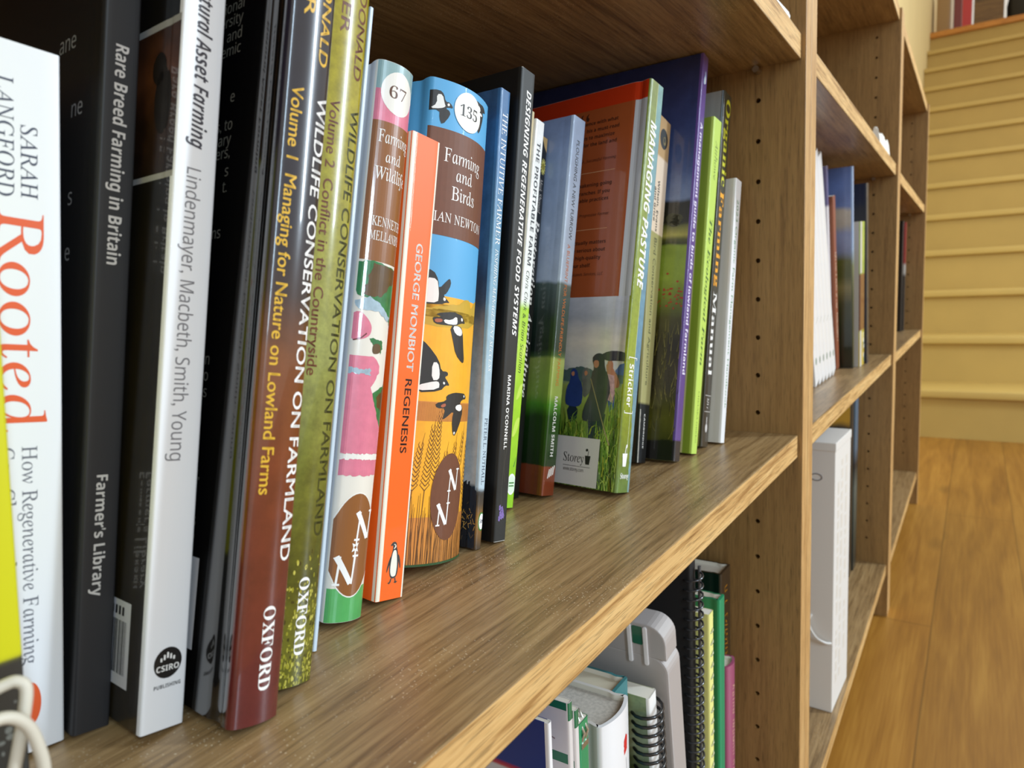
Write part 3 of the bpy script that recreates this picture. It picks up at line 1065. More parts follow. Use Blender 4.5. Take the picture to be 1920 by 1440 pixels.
birds = [([(6, 133), (8.7, 128.7), (9, 124.7), (13.5, 129.8), (14.7, 130.2), (15.4, 127.7), (13.2, 123.3), (11.4, 122.3), (13.9, 120.3), (15.2, 119.2), (13.2, 119.2), (10.6, 118), (1, 117.4), (.5, 133)], 0), ([(3, 129.3), (8, 129.3), (8.9, 124.7), (9.2, 122), (8.9, 118.5), (2, 118.2)], 1), ([(11.6, 121.6), (13, 120.9), (12.6, 119.7), (11.5, 120)], 1),
         ([(7.7, 113.7), (18.2, 115.7), (21.2, 114.9), (24, 114.6), (25.4, 113), (27.3, 111.1), (23.8, 111), (19.8, 109.3), (12.4, 108.9), (8, 109.1), (6.8, 111.6), (8.1, 112.1), (11.7, 112.4)], 0), ([(12.2, 111.6), (16.7, 111.5), (20.3, 114), (21.1, 110.7), (19.7, 109.7), (13.5, 109.6)], 1), ([(7.8, 111.4), (11.8, 111.7), (11.9, 110.2), (8.3, 109.6)], 2), ([(23.3, 113.6), (24.9, 113.2), (24.8, 111.9), (23.5, 112)], 1),
         ([(16.1, 109), (22.8, 109.7), (25.4, 107.8), (27, 99.6), (28.5, 93.4), (26.6, 92.5), (21, 96.2), (18.6, 102.8)], 0), ([(17.7, 109), (22.3, 109.5), (25.2, 107.4), (24.5, 104.9), (20.1, 105.4)], 1),
         ([(2, 102), (5.6, 99.4), (11.7, 92.6), (13, 88), (16.6, 88), (17.2, 86.3), (15.1, 85.5), (17, 83.6), (18.5, 81.6), (16, 81.8), (13.2, 78.9), (1, 77.6), (1, 90)], 0), ([(8.2, 91.6), (11, 91.9), (12.3, 87.3), (12, 83.9), (8.4, 83.6)], 1), ([(2, 81), (10.2, 83.4), (12.5, 82.9), (12.3, 79.7), (2, 78.6)], 1), ([(14.4, 83.4), (15.6, 83), (15.4, 82), (14.4, 82.2)], 1),
         ([(16.7, 77.1), (21.8, 78.7), (27.7, 78.6), (31.4, 78.4), (33.6, 76), (28.8, 75.5), (27, 73.3), (30, 72.4), (29.9, 67.4), (25, 58.7), (22.7, 59.1), (21.5, 66), (22.6, 70.5), (16.3, 66.2), (15.4, 66.5), (16.9, 71.3), (11.8, 71.1), (10.9, 73.4), (17.3, 74.7)], 0), ([(24, 72.9), (28.4, 73.4), (29.4, 70.9), (26.8, 69.9), (23.4, 71.2)], 1), ([(13.7, 72.5), (16.5, 73.7), (17.1, 72.3), (14.6, 71.4)], 2), ([(23.2, 60.6), (24.6, 60.4), (24, 59.2), (23.2, 59.4)], 1), ([(30.3, 77.8), (31.6, 77.4), (31, 76.4), (30.2, 76.8)], 1),
         ([(-9.3, 211.2), (-6.4, 212.5), (-1.1, 213.7), (.9, 212.3), (1.8, 209), (3.9, 209.3), (5.9, 207.0), (3.4, 206.9), (2, 206), (3.9, 205.5), (4.5, 203.6), (.9, 198.1), (-.5, 200.8), (-.6, 204.8), (-6.3, 203.4)], 0), ([(-2.2, 211.5), (.3, 211.9), (1.4, 207.9), (2, 206.8), (-.3, 205.4), (-4.7, 204.5), (-1.9, 207.3)], 1), ([(2.6, 208.4), (3.7, 208.8), (3.9, 207.6), (2.8, 207.3)], 1),
         ([(21.2, 214.7), (25, 215.9), (27.5, 215.6), (31.6, 215.8), (34.3, 213.2), (30.8, 212.8), (31.9, 210.5), (28.4, 200.8), (25.9, 203.8), (26.6, 210.5), (22.2, 212.5)], 0), ([(25.2, 213.9), (27.7, 214.1), (28.6, 211.8), (25.9, 211.8)], 1), ([(28, 211.6), (30.7, 211.1), (30, 210), (26.6, 210.5)], 1),
         ([(38, 112), (40.5, 116), (40.5, 88), (39, 92), (38.6, 100), (39.6, 108)], 0)]


def shift_bird(i, p):
    # the two birds in the blue band stand a little right of the measured outline
    return [(x_ + (4.6 if 18 <= i <= 20 else 0), y_) for x_, y_ in p]


for i0, i1 in ((0, 3), (3, 9), (9, 13), (13, 18), (18, 21), (21, 24), (24, 25)):
    b.printing('bird_picture', 'spine', [(smooth2(shift_bird(i, birds[i][0]), 1), birds[i][1], 2 if birds[i][1] else 0) for i in range(i0, i1)], [ink9, wht9, rst9], 5)
b.printing('emblem_oval', 'spine', [(ell(22.8, 30.6, 11.2, 20, 44), 0)], [brn9], 9)
b.printing('number_disc', 'spine', [(ell(19.6, 208, 8.9, 9.0, 36), 0)], [wht9], 9)
b.flat('135', 'digits', 13.9, 25.4, 205.4, 5.0, ink9, 'series_number', 11)
b.flat('Farming', 'serif', 7.4, 31, 182.6, 6.2, white_ink, layer=6)
b.flat('and', 'serif', 14.2, 25, 174.9, 5.8, white_ink, layer=6)
b.flat('Birds', 'serif', 12.2, 27.6, 166, 6.2, white_ink, layer=6)
b.flat('IAN NEWTON', 'serif', 4.4, 36.4, 155.2, 4.4, white_ink, 'author_lettering', 6)
twin_n(b, 22.3, 30.6, 1.02, False, 11)
g = G()
hbw = mat('green_board', (44, 78, 40), .5)
b.printing('board_edge', 'spine', [(rect(-1, 41, -1, 1.1), 0)], [hbw], 12)

# 10 thin blue paperback
r10 = ramp('blue_to_pale', [(0, (60, 44, 26)), (8, (122, 86, 40)), (15, (150, 106, 40)), (22, (70, 58, 44)), (28, (52, 48, 44)), (30, (184, 204, 216)), (70, (186, 206, 218)), (110, (152, 186, 202)), (150, (104, 152, 182)), (190, (72, 120, 166)), (232, (62, 108, 156))], .3, .35, noise=5, nscale=90, var=.12, vscale=120)
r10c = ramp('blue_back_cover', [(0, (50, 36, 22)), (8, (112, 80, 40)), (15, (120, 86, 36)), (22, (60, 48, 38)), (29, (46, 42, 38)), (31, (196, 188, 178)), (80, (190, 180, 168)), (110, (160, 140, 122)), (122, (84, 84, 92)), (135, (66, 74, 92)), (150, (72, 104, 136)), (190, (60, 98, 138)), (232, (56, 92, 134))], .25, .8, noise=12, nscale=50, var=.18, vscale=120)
b = Book('book', P(-0.3383, 0.0848), (10.42, -2.6, 0), 0.0064, 0.229, 0.155, [r10c, r10], 'thin blue paperback fading to pale grey, with a soil photo at its foot', fan=0.0035, group=MS)
b.down('THE INTUITIVE FARMER', 'serif', 217.8, 151.2, 3.6, 3.3, white_ink)
b.down('INSPIRING MANAGEMENT SUCCESS', 'serifi', 149.2, 88.1, 3.5, 2.3, white_ink, 'subtitle_lettering')
b.down('PETER L. NUTHALL', 'serif', 64.9, 31.9, 3.5, 2.6, mat('slate_ink', (58, 64, 84), .5), 'author_lettering')
g5, l5 = mat('badge_green', (60, 126, 50), .4), mat('lime_print', (168, 212, 48), .35, .5)
b.printing('publisher_badge', 'spine', [(ell(4.4, 13.6, 3.0, 4.6), 0), (ell(4.6, 13.6, 2.4, 3.9), 1, 1)], [g5, white_ink], 2)
b.flat('5m', 'sansbi', 2.9, 6.4, 12.8, 2.2, navy_i, 'publisher_lettering', 4)
random.seed(5)
it = [(rough_edge([(-24, 0), (0, 0), (0, 26), (-3, 30), (-8, 34), (-12, 29), (-18, 26), (-24, 28)], .8), 0)]
for k in range(90):
    a, c = random.uniform(-22, 0), random.uniform(1, 22)
    q = random.uniform(0, PI)
    it.append((line((a, c), (a + 2.4 * math.cos(q), c + 2.4 * math.sin(q)), .35), 1 if 9 < c < 18 else random.choice((2, 3)), 1))
b.printing('cover_picture', 'left', it, [mat('soil_print', (44, 32, 24), .35, .5), mat('straw_print', (206, 150, 62), .35, .5), mat('straw_dark', (110, 84, 50), .35, .5), mat('soil_black', (18, 14, 12), .35, .5)])

# 11 black paperback
bk11 = mat('black_worn_cover', (34, 34, 31), .5, .0, .2, 50)
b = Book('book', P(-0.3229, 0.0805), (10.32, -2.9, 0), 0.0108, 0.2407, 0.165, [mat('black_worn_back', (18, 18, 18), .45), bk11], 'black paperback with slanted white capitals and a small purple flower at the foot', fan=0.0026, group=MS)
b.down('DESIGNING REGENERATIVE FOOD SYSTEMS', 'sansbi', 230.5, 104.5, 6.6, 3.6, white_ink)
b.down("MARINA O'CONNELL", 'sansb', 84.3, 46.7, 4.9, 2.6, white_ink, 'author_lettering')
fl = []
for cx_, cz in ((3.6, 17.2), (5.6, 16.4), (4.2, 14.2), (6.9, 13), (3.4, 11.8), (5.4, 12.6), (6.2, 15.1)):
    for k in range(5):
        fl.append((ell(cx_ + .55 * math.cos(k * 1.257), cz + .9 * math.sin(k * 1.257), .42, .7, 8), 0))
fl += [(p, 1) for p in pline([(4.6, 18), (3.9, 26), (4.6, 36), (6.5, 46), (8, 54)], .14)] + [(p, 1) for p in pline([(6.6, 30), (4.6, 40), (4.2, 52)], .12)]
b.printing('flower_picture', 'spine', fl, [mat('lilac_print', (142, 118, 190), .4), mat('scratch_grey', (96, 92, 78), .5)])
it = [(line((0.1, .1), (11, .1), .5), 0), (rough_edge(rect(.2, 1.2, 240.5, 242.8), .3, .5), 0), (rough_edge(rect(9, 11, 241.6, 242.9), .3, .5), 0)]
b.printing('worn_edge', 'spine', it, [mat('scuff_white', (190, 186, 176), .7)])

# 12 cream paperback, 13 white and green paperback, 14 black paperback: further back on the shelf
cr12 = gloss('cream_cover', (222, 206, 164), rough=.45, coat=.1)
b = Book('book', P(-0.2862, 0.109), (12.6, -2.7, 0), 0.0165, 0.2373, 0.15, [cr12, cr12], 'cream paperback showing only a strip of spine right of the worn black paperback', group=MS)
b.strokes(210, 118, 10.5, 4.0, mat('pale_ink', (238, 228, 200), .5))
wl = ramp('white_to_lime', [(0, (150, 206, 40)), (60, (168, 214, 52)), (100, (186, 224, 70)), (118, (176, 218, 60)), (123, (240, 242, 236)), (233, (244, 244, 242))], .35, .5, noise=8, nscale=40, var=.12, vscale=60)
b = Book('book', P(-0.2738, 0.1078), (12.3, -2.2, 0), 0.0092, 0.2321, 0.15, [wl, wl], 'paperback with a spine white above and lime green below, beside the cream one', group=MS)
b.down('THE PROFITABLE FARM', 'sansb', 218.8, 143.9, 4.6, 3.6, mat('dark_grey_ink', (64, 66, 70), .5))
b.down('Chris Clark & Brian Scanlon', 'sansi', 140.5, 79.4, 4.3, 3.1, mat('green_dark_ink', (40, 62, 30), .5), 'author_lettering')
b.printing('publisher_badge', 'spine', [(ell(5.2, 13.8, 4.2, 6.2), 0), (ell(5.2, 13.8, 3.3, 5), 1, 1), (rect(2.6, 7.6, 12.5, 13.2), 2, 2), (rect(2.6, 7.6, 14.2, 15), 2, 2), (smooth2([(2, 62), (7, 66), (9, 74), (5, 72)]), 3), (smooth2([(1, 40), (6, 44), (9, 54), (4, 52)]), 3), (smooth2([(2, 84), (9, 92), (9, 98), (4, 96)]), 3), (line((6, 24), (8, 30), .8, .2), 2)], [white_ink, mat('badge_ring', (224, 240, 214), .4), g5, mat('lime_light', (204, 232, 96), .35, .5)])
bk14 = gloss('black_leafy_cover', (26, 27, 26), rough=.3, coat=.5, var=.2, vscale=30)
b = Book('book', P(-0.2549, 0.1158), (12.2, -2.1, 0), 0.0125, 0.2269, 0.15, [bk14, bk14], 'black paperback with white slanted serif title and a yellow flower high on its spine', group=MS)
b.down('Restoration Agriculture', 'serifbi', 174, 62, 7.6, 5.4, white_ink)
b.down('Mark Shepard', 'serifi', 200, 178, 8.5, 2.8, mat('silver_ink', (205, 200, 196), .45), 'author_lettering')
it = [([(5, 229), (13.5, 229), (13.5, 216), (9, 221)], 0)]
for k in range(14):
    a = 2 * PI * k / 14
    it.append((line((9.4, 208), (9.4 + 3.0 * math.cos(a), 208 + 5.2 * math.sin(a)), 1.4, .5), 1))
it.append((ell(9.4, 208, 1.6, 2.2), 2, 1))
b.printing('flower_picture', 'spine', it, [mat('tan_print', (206, 174, 116), .4), mat('flower_yellow', (206, 200, 110), .4), mat('flower_center', (150, 140, 50), .4)])

# 15 landscape paperback
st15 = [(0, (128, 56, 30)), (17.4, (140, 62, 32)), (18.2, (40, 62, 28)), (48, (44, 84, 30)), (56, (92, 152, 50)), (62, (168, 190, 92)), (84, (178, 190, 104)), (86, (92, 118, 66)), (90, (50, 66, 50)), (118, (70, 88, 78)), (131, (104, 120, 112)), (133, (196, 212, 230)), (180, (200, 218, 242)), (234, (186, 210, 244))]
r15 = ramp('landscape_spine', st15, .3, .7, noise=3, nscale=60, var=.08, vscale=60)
st15c = [(0, (104, 44, 26)), (17.4, (116, 52, 30)), (18.2, (20, 38, 16)), (48, (24, 52, 18)), (56, (66, 122, 34)), (62, (112, 138, 60)), (84, (128, 140, 74)), (86, (50, 70, 42)), (90, (22, 32, 28)), (112, (34, 48, 44)), (131, (66, 82, 80)), (133, (160, 174, 196)), (180, (150, 170, 202)), (234, (134, 158, 204))]  # spine colours again, darker and greyer: the cover's shade put into the print
r15c = ramp('landscape_cover_shaded', st15c, .3, .7, noise=9, nscale=38, var=.12, vscale=50)
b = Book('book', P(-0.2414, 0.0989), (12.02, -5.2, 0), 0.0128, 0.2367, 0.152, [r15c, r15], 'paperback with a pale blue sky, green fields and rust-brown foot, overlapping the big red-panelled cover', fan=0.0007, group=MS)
b.down('PLOUGHING A NEW FURROW', 'sans', 222.4, 159.5, 6.4, 3.2, mat('dark_grey_ink', (64, 66, 70), .5))
b.down('A BLUEPRINT FOR WILDLIFE-FRIENDLY FARMING', 'sans', 156.3, 67.8, 6, 2.9, mat('orange_ink', (224, 128, 60), .5), 'subtitle_lettering')
b.down('MALCOLM SMITH', 'sansb', 61.2, 24.1, 6.4, 3.1, white_ink, 'author_lettering')
b.printing('publisher_mark', 'spine', [(line((4.2 + i * 1.7, 10.6 + i * .7), (5.6 + i * 1.7, 16.2 + i * .8), .95), 0) for i in range(4)], [white_ink])
b.printing('score_line', 'left', [(rect(-7.5, -7.2, 0, 234), 0)], [mat('crease_pale', (150, 164, 186), .5)])

# 16 big hardback with a red text panel and field-day photo
sp16 = ramp('grass_spine', [(0, (94, 120, 46)), (30, (110, 128, 40)), (70, (146, 160, 20)), (110, (134, 150, 28)), (180, (128, 146, 50)), (255, (118, 134, 60))], .3, .6, noise=16, nscale=60, var=.22, vscale=200)
sky16 = ramp('grey_sky_cover', [(0, (58, 84, 30)), (26, (76, 108, 36)), (44, (116, 140, 54)), (64, (146, 160, 82)), (68, (112, 132, 124)), (76, (196, 196, 192)), (92, (220, 212, 198)), (108, (176, 180, 190)), (122, (196, 200, 212)), (255, (216, 220, 228))], .25, .8, noise=12, nscale=30, var=.12, vscale=40, stretch=(1, 1, 2.5))
b = Book('hardback_book', P(-0.2157, 0.0594), (11.89, -6.88, 0), 0.0164, 0.256, 0.178, [sky16, sp16], 'large hardback with a red-brown text panel and a rainy field photo on its cover', kind='hb', group=MS)
b.printing('spine_picture', 'spine', [(rough_edge([(9, -1), (17, -1), (17, 256), (9.4, 256), (8.6, 200), (9.8, 130), (8.8, 80), (12, 40), (13.4, 0)], .35, 2), 0), (line((8.8, 256), (9, 20), .4), 1, 1)], [ramp('water_blue_print', [(0, (124, 158, 160)), (90, (86, 132, 160)), (180, (104, 150, 164)), (255, (112, 156, 152))], .3, .6, noise=20, nscale=80, var=.2, vscale=150), mat('pale_spray', (206, 214, 170), .4)])
b.down('MANAGING PASTURE', 'sansbi', 231, 125.9, 7.2, 7.0, white_ink, layer=4)
b.down('Strickler', 'sansb', 79, 52.6, 6, 5.0, white_ink, 'author_lettering', 4)
it = [(p, 0) for p in pline([(9.5, 83), (11.2, 83), (1.9, 83)][1:], .5) + pline([(11.2, 83), (11.2, 81.5)], .5) + pline([(1.9, 83), (1.9, 81.5)], .5) + pline([(11.2, 48.8), (1.9, 48.8)], .5) + pline([(11.2, 48.8), (11.2, 50.3)], .5) + pline([(1.9, 48.8), (1.9, 50.3)], .5)]
b.printing('author_brackets', 'spine', it, [white_ink], 4)
b.printing('publisher_mark', 'spine', [([(5.2, 16), (8.8, 16), (9.8, 24), (4.2, 24)], 0), (line((7, 24), (7.6, 28.5), .6), 0), (smooth2([(7.4, 27), (9.4, 28), (8.8, 30), (7.4, 29)]), 0)], [white_ink], 4)
b.flat('Storey', 'serifb', 3.6, 13.2, 8.6, 3.4, white_ink, 'publisher_lettering', 4)
pan, pand = mat('panel_red_brown', (158, 78, 38), .35, .5, .06, 30), mat('panel_red', (186, 48, 14), .3, .6)
b.printing('text_panel', 'left', [(rect(-179, -10.2, 120.5, 246), 0), (rect(-179, 0, 244.4, 256), 1, 1), (rect(-10.2, -1, 120.5, 244.4), 2)], [pan, pand, mat('panel_grey', (186, 190, 196), .3, .6)])
tx = mat('panel_text', (62, 30, 18), .5)
b.fragment([('a nence with what', -21.5, 234.2), ('his a must-read', -20.5, 229.4), ('rs to maximize', -23.5, 224.7), ('for the land and', -21.5, 220), ('awakening going', -22.5, 193), ('ranches. If you', -23.5, 187.7), ('able practices', -24, 183), ('actually matters', -23, 155), ('re serious about', -23, 150), ('high-quality', -26, 145), ('our shelf.', -33, 140)], 'sansb', 2.3, tx, layer=4)
b.fragment([('JD., Successful Farming', -21, 209.4), ('EK, Progressive Farmer', -22.5, 173.2), ('rgyLands Services, LLC', -23, 134.5)], 'sansi', 1.9, tx, 'small_lettering', 4)
b.fragment([('\u201c', -44, 228)], 'serifb', 14, tx, 'quote_mark', 4)
b.printing('panel_rules', 'left', [(rect(-60, -21, 202, 202.4), 0), (rect(-60, -23, 164.4, 164.8), 0)], [mat('rule_pale', (206, 150, 110), .5)], 4)
jk, jn, jb, fc, gr_, dn = mat('rain_jacket_print', (52, 56, 60), .3, .6, .25, 120), mat('dark_teal_print', (30, 44, 54), .3, .6, .2, 120), mat('blue_jacket_print', (38, 58, 116), .3, .6, .25, 120), mat('skin_print', (176, 120, 90), .3, .6), mat('grey_hood_print', (96, 98, 96), .3, .6, .25, 200), mat('denim_print', (60, 92, 132), .3, .6, .2, 150)
chk, umb_, umbb, tre = mat('check_shirt_print', (186, 150, 146), .3, .6, .3, 500), mat('umbrella_print', (58, 58, 64), .3, .6, .2, 100), mat('blue_umbrella_print', (64, 92, 148), .3, .6), mat('tree_line_print', (76, 98, 96), .3, .6, .25, 150)
M16 = [jk, jn, jb, fc, gr_, dn, chk, umb_, umbb, tre]


def L_(pts):
    return [(-a, c) for a, c in pts]


it = [(rough_edge([(-180, 66), (0, 66), (0, 73), (-24, 73.6), (-34, 76), (-46, 73.4), (-90, 75), (-180, 76)], .5), 9), (L_([(8.4, 73.9), (5.2, 78), (.7, 79), (.2, 71.1), (6.4, 71.6)]), 8, 1),
      (smooth2(L_([(14.5, 78.5), (10.3, 78.7), (9.5, 74.7), (4.1, 67.7), (4.2, 63.8), (7, 63.6), (9.2, 62.7), (14, 73.7)]), 1), 3, 2), (L_([(13, 72), (8.6, 71), (7.2, 60), (8, 54), (11.8, 56)]), 6, 3), (L_([(11.5, 57), (7.2, 59), (7.1, 50.9), (9.6, 48.3)]), 5, 2), (smooth2(L_([(14.2, 80.2), (10, 80.3), (9.5, 74.7), (12.2, 73.8)]), 1), 3, 3),
      (smooth2(L_([(19.9, 83.4), (13.4, 86.2), (6, 86.4), (.8, 84.9), (.3, 79.8), (7, 80.4), (14.6, 79.7)]), 1), 7, 4),
      (smooth2(L_([(31.5, 73.9), (29.2, 75.6), (26.6, 74.5), (24.8, 66.8), (24.2, 60.3), (29.5, 55), (31, 64.8), (31.9, 68.9)]), 1), 4, 2), (smooth2(L_([(30.6, 72.6), (28.6, 73.6), (27.4, 71.5), (29.4, 69.6)]), 1), 3, 3),
      (smooth2(L_([(42.1, 50), (32.5, 50.7), (33.5, 40.7), (38.9, 39.8)]), 1), 1, 2), (smooth2(L_([(40.9, 72.7), (38.6, 74.9), (35.6, 72.9), (34.3, 68), (31, 64.8), (29.8, 53.3), (32.9, 49.8), (42.1, 50.4), (43.5, 54.1), (42.9, 62.5), (40.7, 66)]), 1), 2, 3), (smooth2(L_([(40.5, 71.9), (37.9, 72.8), (37.6, 69.9), (39.5, 69.4)]), 1), 3, 4),
      (L_([(25.5, 46), (12, 47), (14.4, 30), (23, 29.6)]), 1, 4), (smooth2(L_([(25.3, 81.1), (23.2, 84), (19.5, 84.9), (16.4, 82.9), (15.1, 74.5), (11.8, 69.8), (10, 61.1), (11.3, 56.2), (13.7, 42.4), (25.1, 41.4), (29.1, 41.9), (28.9, 49.3), (24.2, 60.3), (24.9, 71.7), (22.8, 75)]), 1), 0, 5), (smooth2(L_([(24.1, 80.0), (20.2, 80.2), (19.6, 76.8), (21.3, 75.1), (23.3, 75.8)]), 1), 3, 6), (L_([(24.6, 82.4), (20, 83), (20, 80.4), (24.4, 80.2)]), 0, 7)]
b.printing('cover_picture', 'left', it, M16, 2)
random.seed(11)
it = []
for k in range(620):
    a = -random.uniform(.5, 62)
    z_ = random.uniform(-6, 36 if a < -30 else 50)
    hgt = random.uniform(5, 17)
    bend = random.uniform(-5, 5)
    mi = random.choice((0, 0, 1, 1, 2, 3, 4))
    if z_ < 30 and a < -14:
        if z_ + hgt > 52:
            continue
    if -31 < a < -11 and z_ + hgt > 43:
        continue
    wd = random.uniform(.35, .8)
    p0, p1, p2 = (a, z_), (a + bend * .3, z_ + hgt * .6), (a + bend, z_ + hgt * (1 if abs(bend) < 3 else .8))
    it += [(line(p0, p1, wd, wd * .8), mi), (line(p1, p2, wd * .8, .1), mi)]
it += [(line((-25, 68.4), (-8, 28), .5, .7), 5, 1)]
b.printing('grass_picture', 'left', it, [mat('grass_a', (92, 136, 44), .3, .6), mat('grass_b', (136, 170, 60), .3, .6), mat('grass_c', (184, 206, 96), .3, .6), mat('grass_d', (36, 58, 20), .3, .6), mat('grass_e', (160, 166, 52), .3, .6), mat('cane_print', (150, 138, 96), .3, .6)], 8)
b.printing('publisher_panel', 'left', [(rect(-179, -14, .6, 31), 0)], [mat('panel_pale_grey', (206, 202, 198), .4, .3)], 12)
b.flat('Storey', 'serif', -40.4, -25, 15.2, 5.6, black_ink, 'publisher_lettering', 14, 'left')
b.flat('www.storey.com', 'sansl', -40, -24.4, 9.4, 2.2, black_ink, 'publisher_lettering', 14, 'left')
b.printing('publisher_mark', 'left', [([(-23.4, 14.5), (-20.6, 14.5), (-19.9, 20), (-24.1, 20)], 0), (line((-22, 20), (-21.6, 23), .4), 0), (smooth2([(-23.6, 22.4), (-21.8, 23), (-22.4, 24.6), (-24, 24)]), 0), (rect(-40.4, -19.8, 12.5, 12.75), 0)], [black_ink], 14)

# 17 tan and olive paperback
r17 = ramp('tan_to_olive', [(0, (30, 32, 34)), (42, (30, 32, 34)), (43, (170, 164, 110)), (166, (158, 152, 96)), (167, (226, 204, 178)), (222, (228, 206, 180)), (223, (188, 152, 102)), (253, (190, 154, 104))], .4, .3)
b = Book('book', P(-0.1408, 0.08), (12.9, -1.9, 0), 0.02, 0.2521, 0.152, [gloss('brown_black_cover', (52, 38, 30), rough=.4, coat=.3), r17], 'paperback with a tan, pink and olive spine and black foot, behind the large red-panelled hardback', fan=0.013, group=MS)
dk17 = mat('near_black_ink', (36, 36, 32), .5)
b.down('Wilson, Evans', 'sansb', 205, 167.4, 8.6, 2.7, dk17, 'author_lettering')
b.down('and Grice', 'sansb', 199, 174, 4.4, 2.7, dk17, 'author_lettering')
b.down('Bird Conservation and Agriculture', 'sans', 162.8, 55.7, 8.8, 4.2, mat('olive_dark_ink', (76, 74, 42), .5))
b.down('CAMBRIDGE', 'sansb', 35, 10.3, 10, 2.5, white_ink, 'publisher_lettering')
b.printing('round_mark', 'spine', [(ell(11.5, 237, 5.2, 7.5, 24), 0), (ell(12.6, 236, 2.0, 3.2, 20), 1, 1), (ell(12.4, 236.6, 1.2, 1.9, 16), 0, 2)], [dk17, mat('mark_olive', (120, 104, 60), .5)])
b.printing('worn_edge', 'spine', [(rough_edge(rect(-.5, 1.0, -1, 38), .25, 1.5), 0)], [mat('scuff_white', (190, 186, 176), .7)])

# 18 tall purple book with a field-margin photo
pur = ramp('purple_spine', [(0, (34, 30, 38)), (14.5, (36, 32, 40)), (15, (92, 66, 140)), (304, (104, 78, 152))], .3, .7)
sky18 = ramp('poppy_field_cover', [(0, (26, 24, 22)), (13.5, (26, 24, 22)), (14.5, (66, 66, 26)), (30, (82, 80, 28)), (50, (54, 48, 28)), (85, (44, 37, 22)), (104, (70, 66, 26)), (118, (110, 122, 38)), (134, (140, 158, 52)), (157, (128, 146, 50)), (159, (56, 58, 28)), (163, (84, 84, 36)), (166, (164, 156, 74)), (173, (96, 98, 48)), (175, (44, 42, 30)), (190, (34, 34, 28)), (193, (108, 124, 156)), (215, (72, 90, 134)), (250, (52, 66, 112)), (304, (38, 48, 96))], .25, .8, noise=8, nscale=34, var=.16, vscale=70)
b = Book('book', P(-0.1271, 0.0593), (12.92, -1.6, 0), 0.0107, 0.3022, 0.208, [sky18, pur], 'tallest book, purple spine and dark blue sky and poppy field on its cover', group=MS)
b.down('A management guide to birds of lowland farmland', 'sansb', 250.8, 63, 5.6, 4.6, mat('lilac_white_ink', (228, 222, 240), .5))
b.printing('bird_mark', 'spine', [(smooth2([(3.5, 280), (7.6, 281), (8.6, 284), (7.4, 290), (5.6, 291), (6, 287), (4, 285)]), 0), (smooth2([(5.6, 281), (7.6, 281), (7.8, 286), (6.4, 287)]), 1, 1)], [mat('mark_pale_blue', (176, 204, 236), .4), white_ink])
random.seed(21)
pop, it = [], []
for k in range(110):
    a, z_ = -random.uniform(2, 60), random.gauss(120, 5)
    pop.append((ell(a, z_, random.uniform(.5, 1.2), random.uniform(.4, .8), 7), 0))
for k in range(260):
    a, z_ = -random.uniform(1, 70), random.uniform(15, 96)
    it.append((line((a, z_), (a + random.uniform(-3, 3), z_ + random.uniform(4, 12)), .5, .1), random.choice((1, 2, 3))))
bsh = []
for k in range(26):
    bsh.append((ell(-random.uniform(0, 70), 177 + random.uniform(-3, 4), random.uniform(2.5, 5), random.uniform(2, 4.5), 12), 0))
b.printing('poppy_picture', 'left', pop, [mat('poppy_print', (170, 44, 26), .3, .6)], 4)
b.printing('hedge_picture', 'left', bsh, [mat('bush_print', (62, 62, 38), .3, .6)], 2)
b.printing('grass_picture', 'left', it, [white_ink, mat('stalk_print', (112, 104, 44), .3, .6), mat('stalk_dark', (50, 44, 24), .3, .6), mat('stalk_pale', (134, 124, 66), .3, .6)], 2)

# 19 lime paperback
lime = gloss('lime_cover', (188, 216, 92), rough=.45, coat=.15)
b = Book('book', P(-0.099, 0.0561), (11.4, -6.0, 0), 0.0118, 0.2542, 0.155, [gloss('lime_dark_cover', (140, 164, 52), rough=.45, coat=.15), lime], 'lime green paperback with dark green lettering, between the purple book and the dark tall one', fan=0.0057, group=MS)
b.down('Atthowe', 'serifi', 237.9, 207.9, 6.6, 3.8, mat('moss_ink', (110, 134, 52), .5), 'author_lettering')
b.down('The Ecological Farm', 'serifbi', 177.8, 66.5, 6.2, 4.4, mat('forest_ink', (62, 96, 34), .5))
b.down('CHELSEA GREEN', 'serif', 47.1, 8.1, 6.6, 2.4, mat('moss_ink', (110, 134, 52), .5), 'publisher_lettering')
b.printing('cover_edge_band', 'left', [(rect(-16, -8, -1, 254), 0)], [mat('cream_band', (206, 200, 140), .5)])

# 20 tall dark manual
dk20 = ramp('charcoal_spine', [(0, (58, 50, 38)), (60, (46, 40, 32)), (140, (50, 46, 30)), (284, (58, 56, 40))], .35, .5, noise=20, nscale=60, var=.25, vscale=120)
b = Book('book', P(-0.0712, 0.0565), (11.7, -3.4, 0), 0.0152, 0.2806, 0.2, [ramp('olive_grey_cover', [(0, (150, 140, 84)), (130, (120, 118, 84)), (225, (130, 130, 120)), (284, (176, 178, 176))], .35, .5, noise=20, nscale=20), dk20], 'tall charcoal book with big yellow, orange and white serif words down its spine', fan=0.003, group=MS)
b.down('Organic', 'serifb', 276.3, 206, 9.2, 8.2, mat('yellow_ink', (208, 206, 40), .5))
b.down('Farming', 'serifb', 202.4, 125.8, 8.6, 7.4, mat('amber_ink', (246, 168, 22), .5))
b.down('Manual', 'serifb', 121.7, 55.7, 8, 7.4, white_ink)
b.printing('publisher_mark', 'spine', [(rect(2, 14, 39.6, 40), 0), (rect(2, 14, 27, 27.4), 0), (ell(8, 14.5, 2.2, 3.6, 16), 0), (rect(7.4, 8.6, 17, 23), 0)], [mat('silver_ink', (205, 200, 196), .45)])
b.strokes(37.4, 30, 8, 3.6, mat('silver_ink', (205, 200, 196), .45))
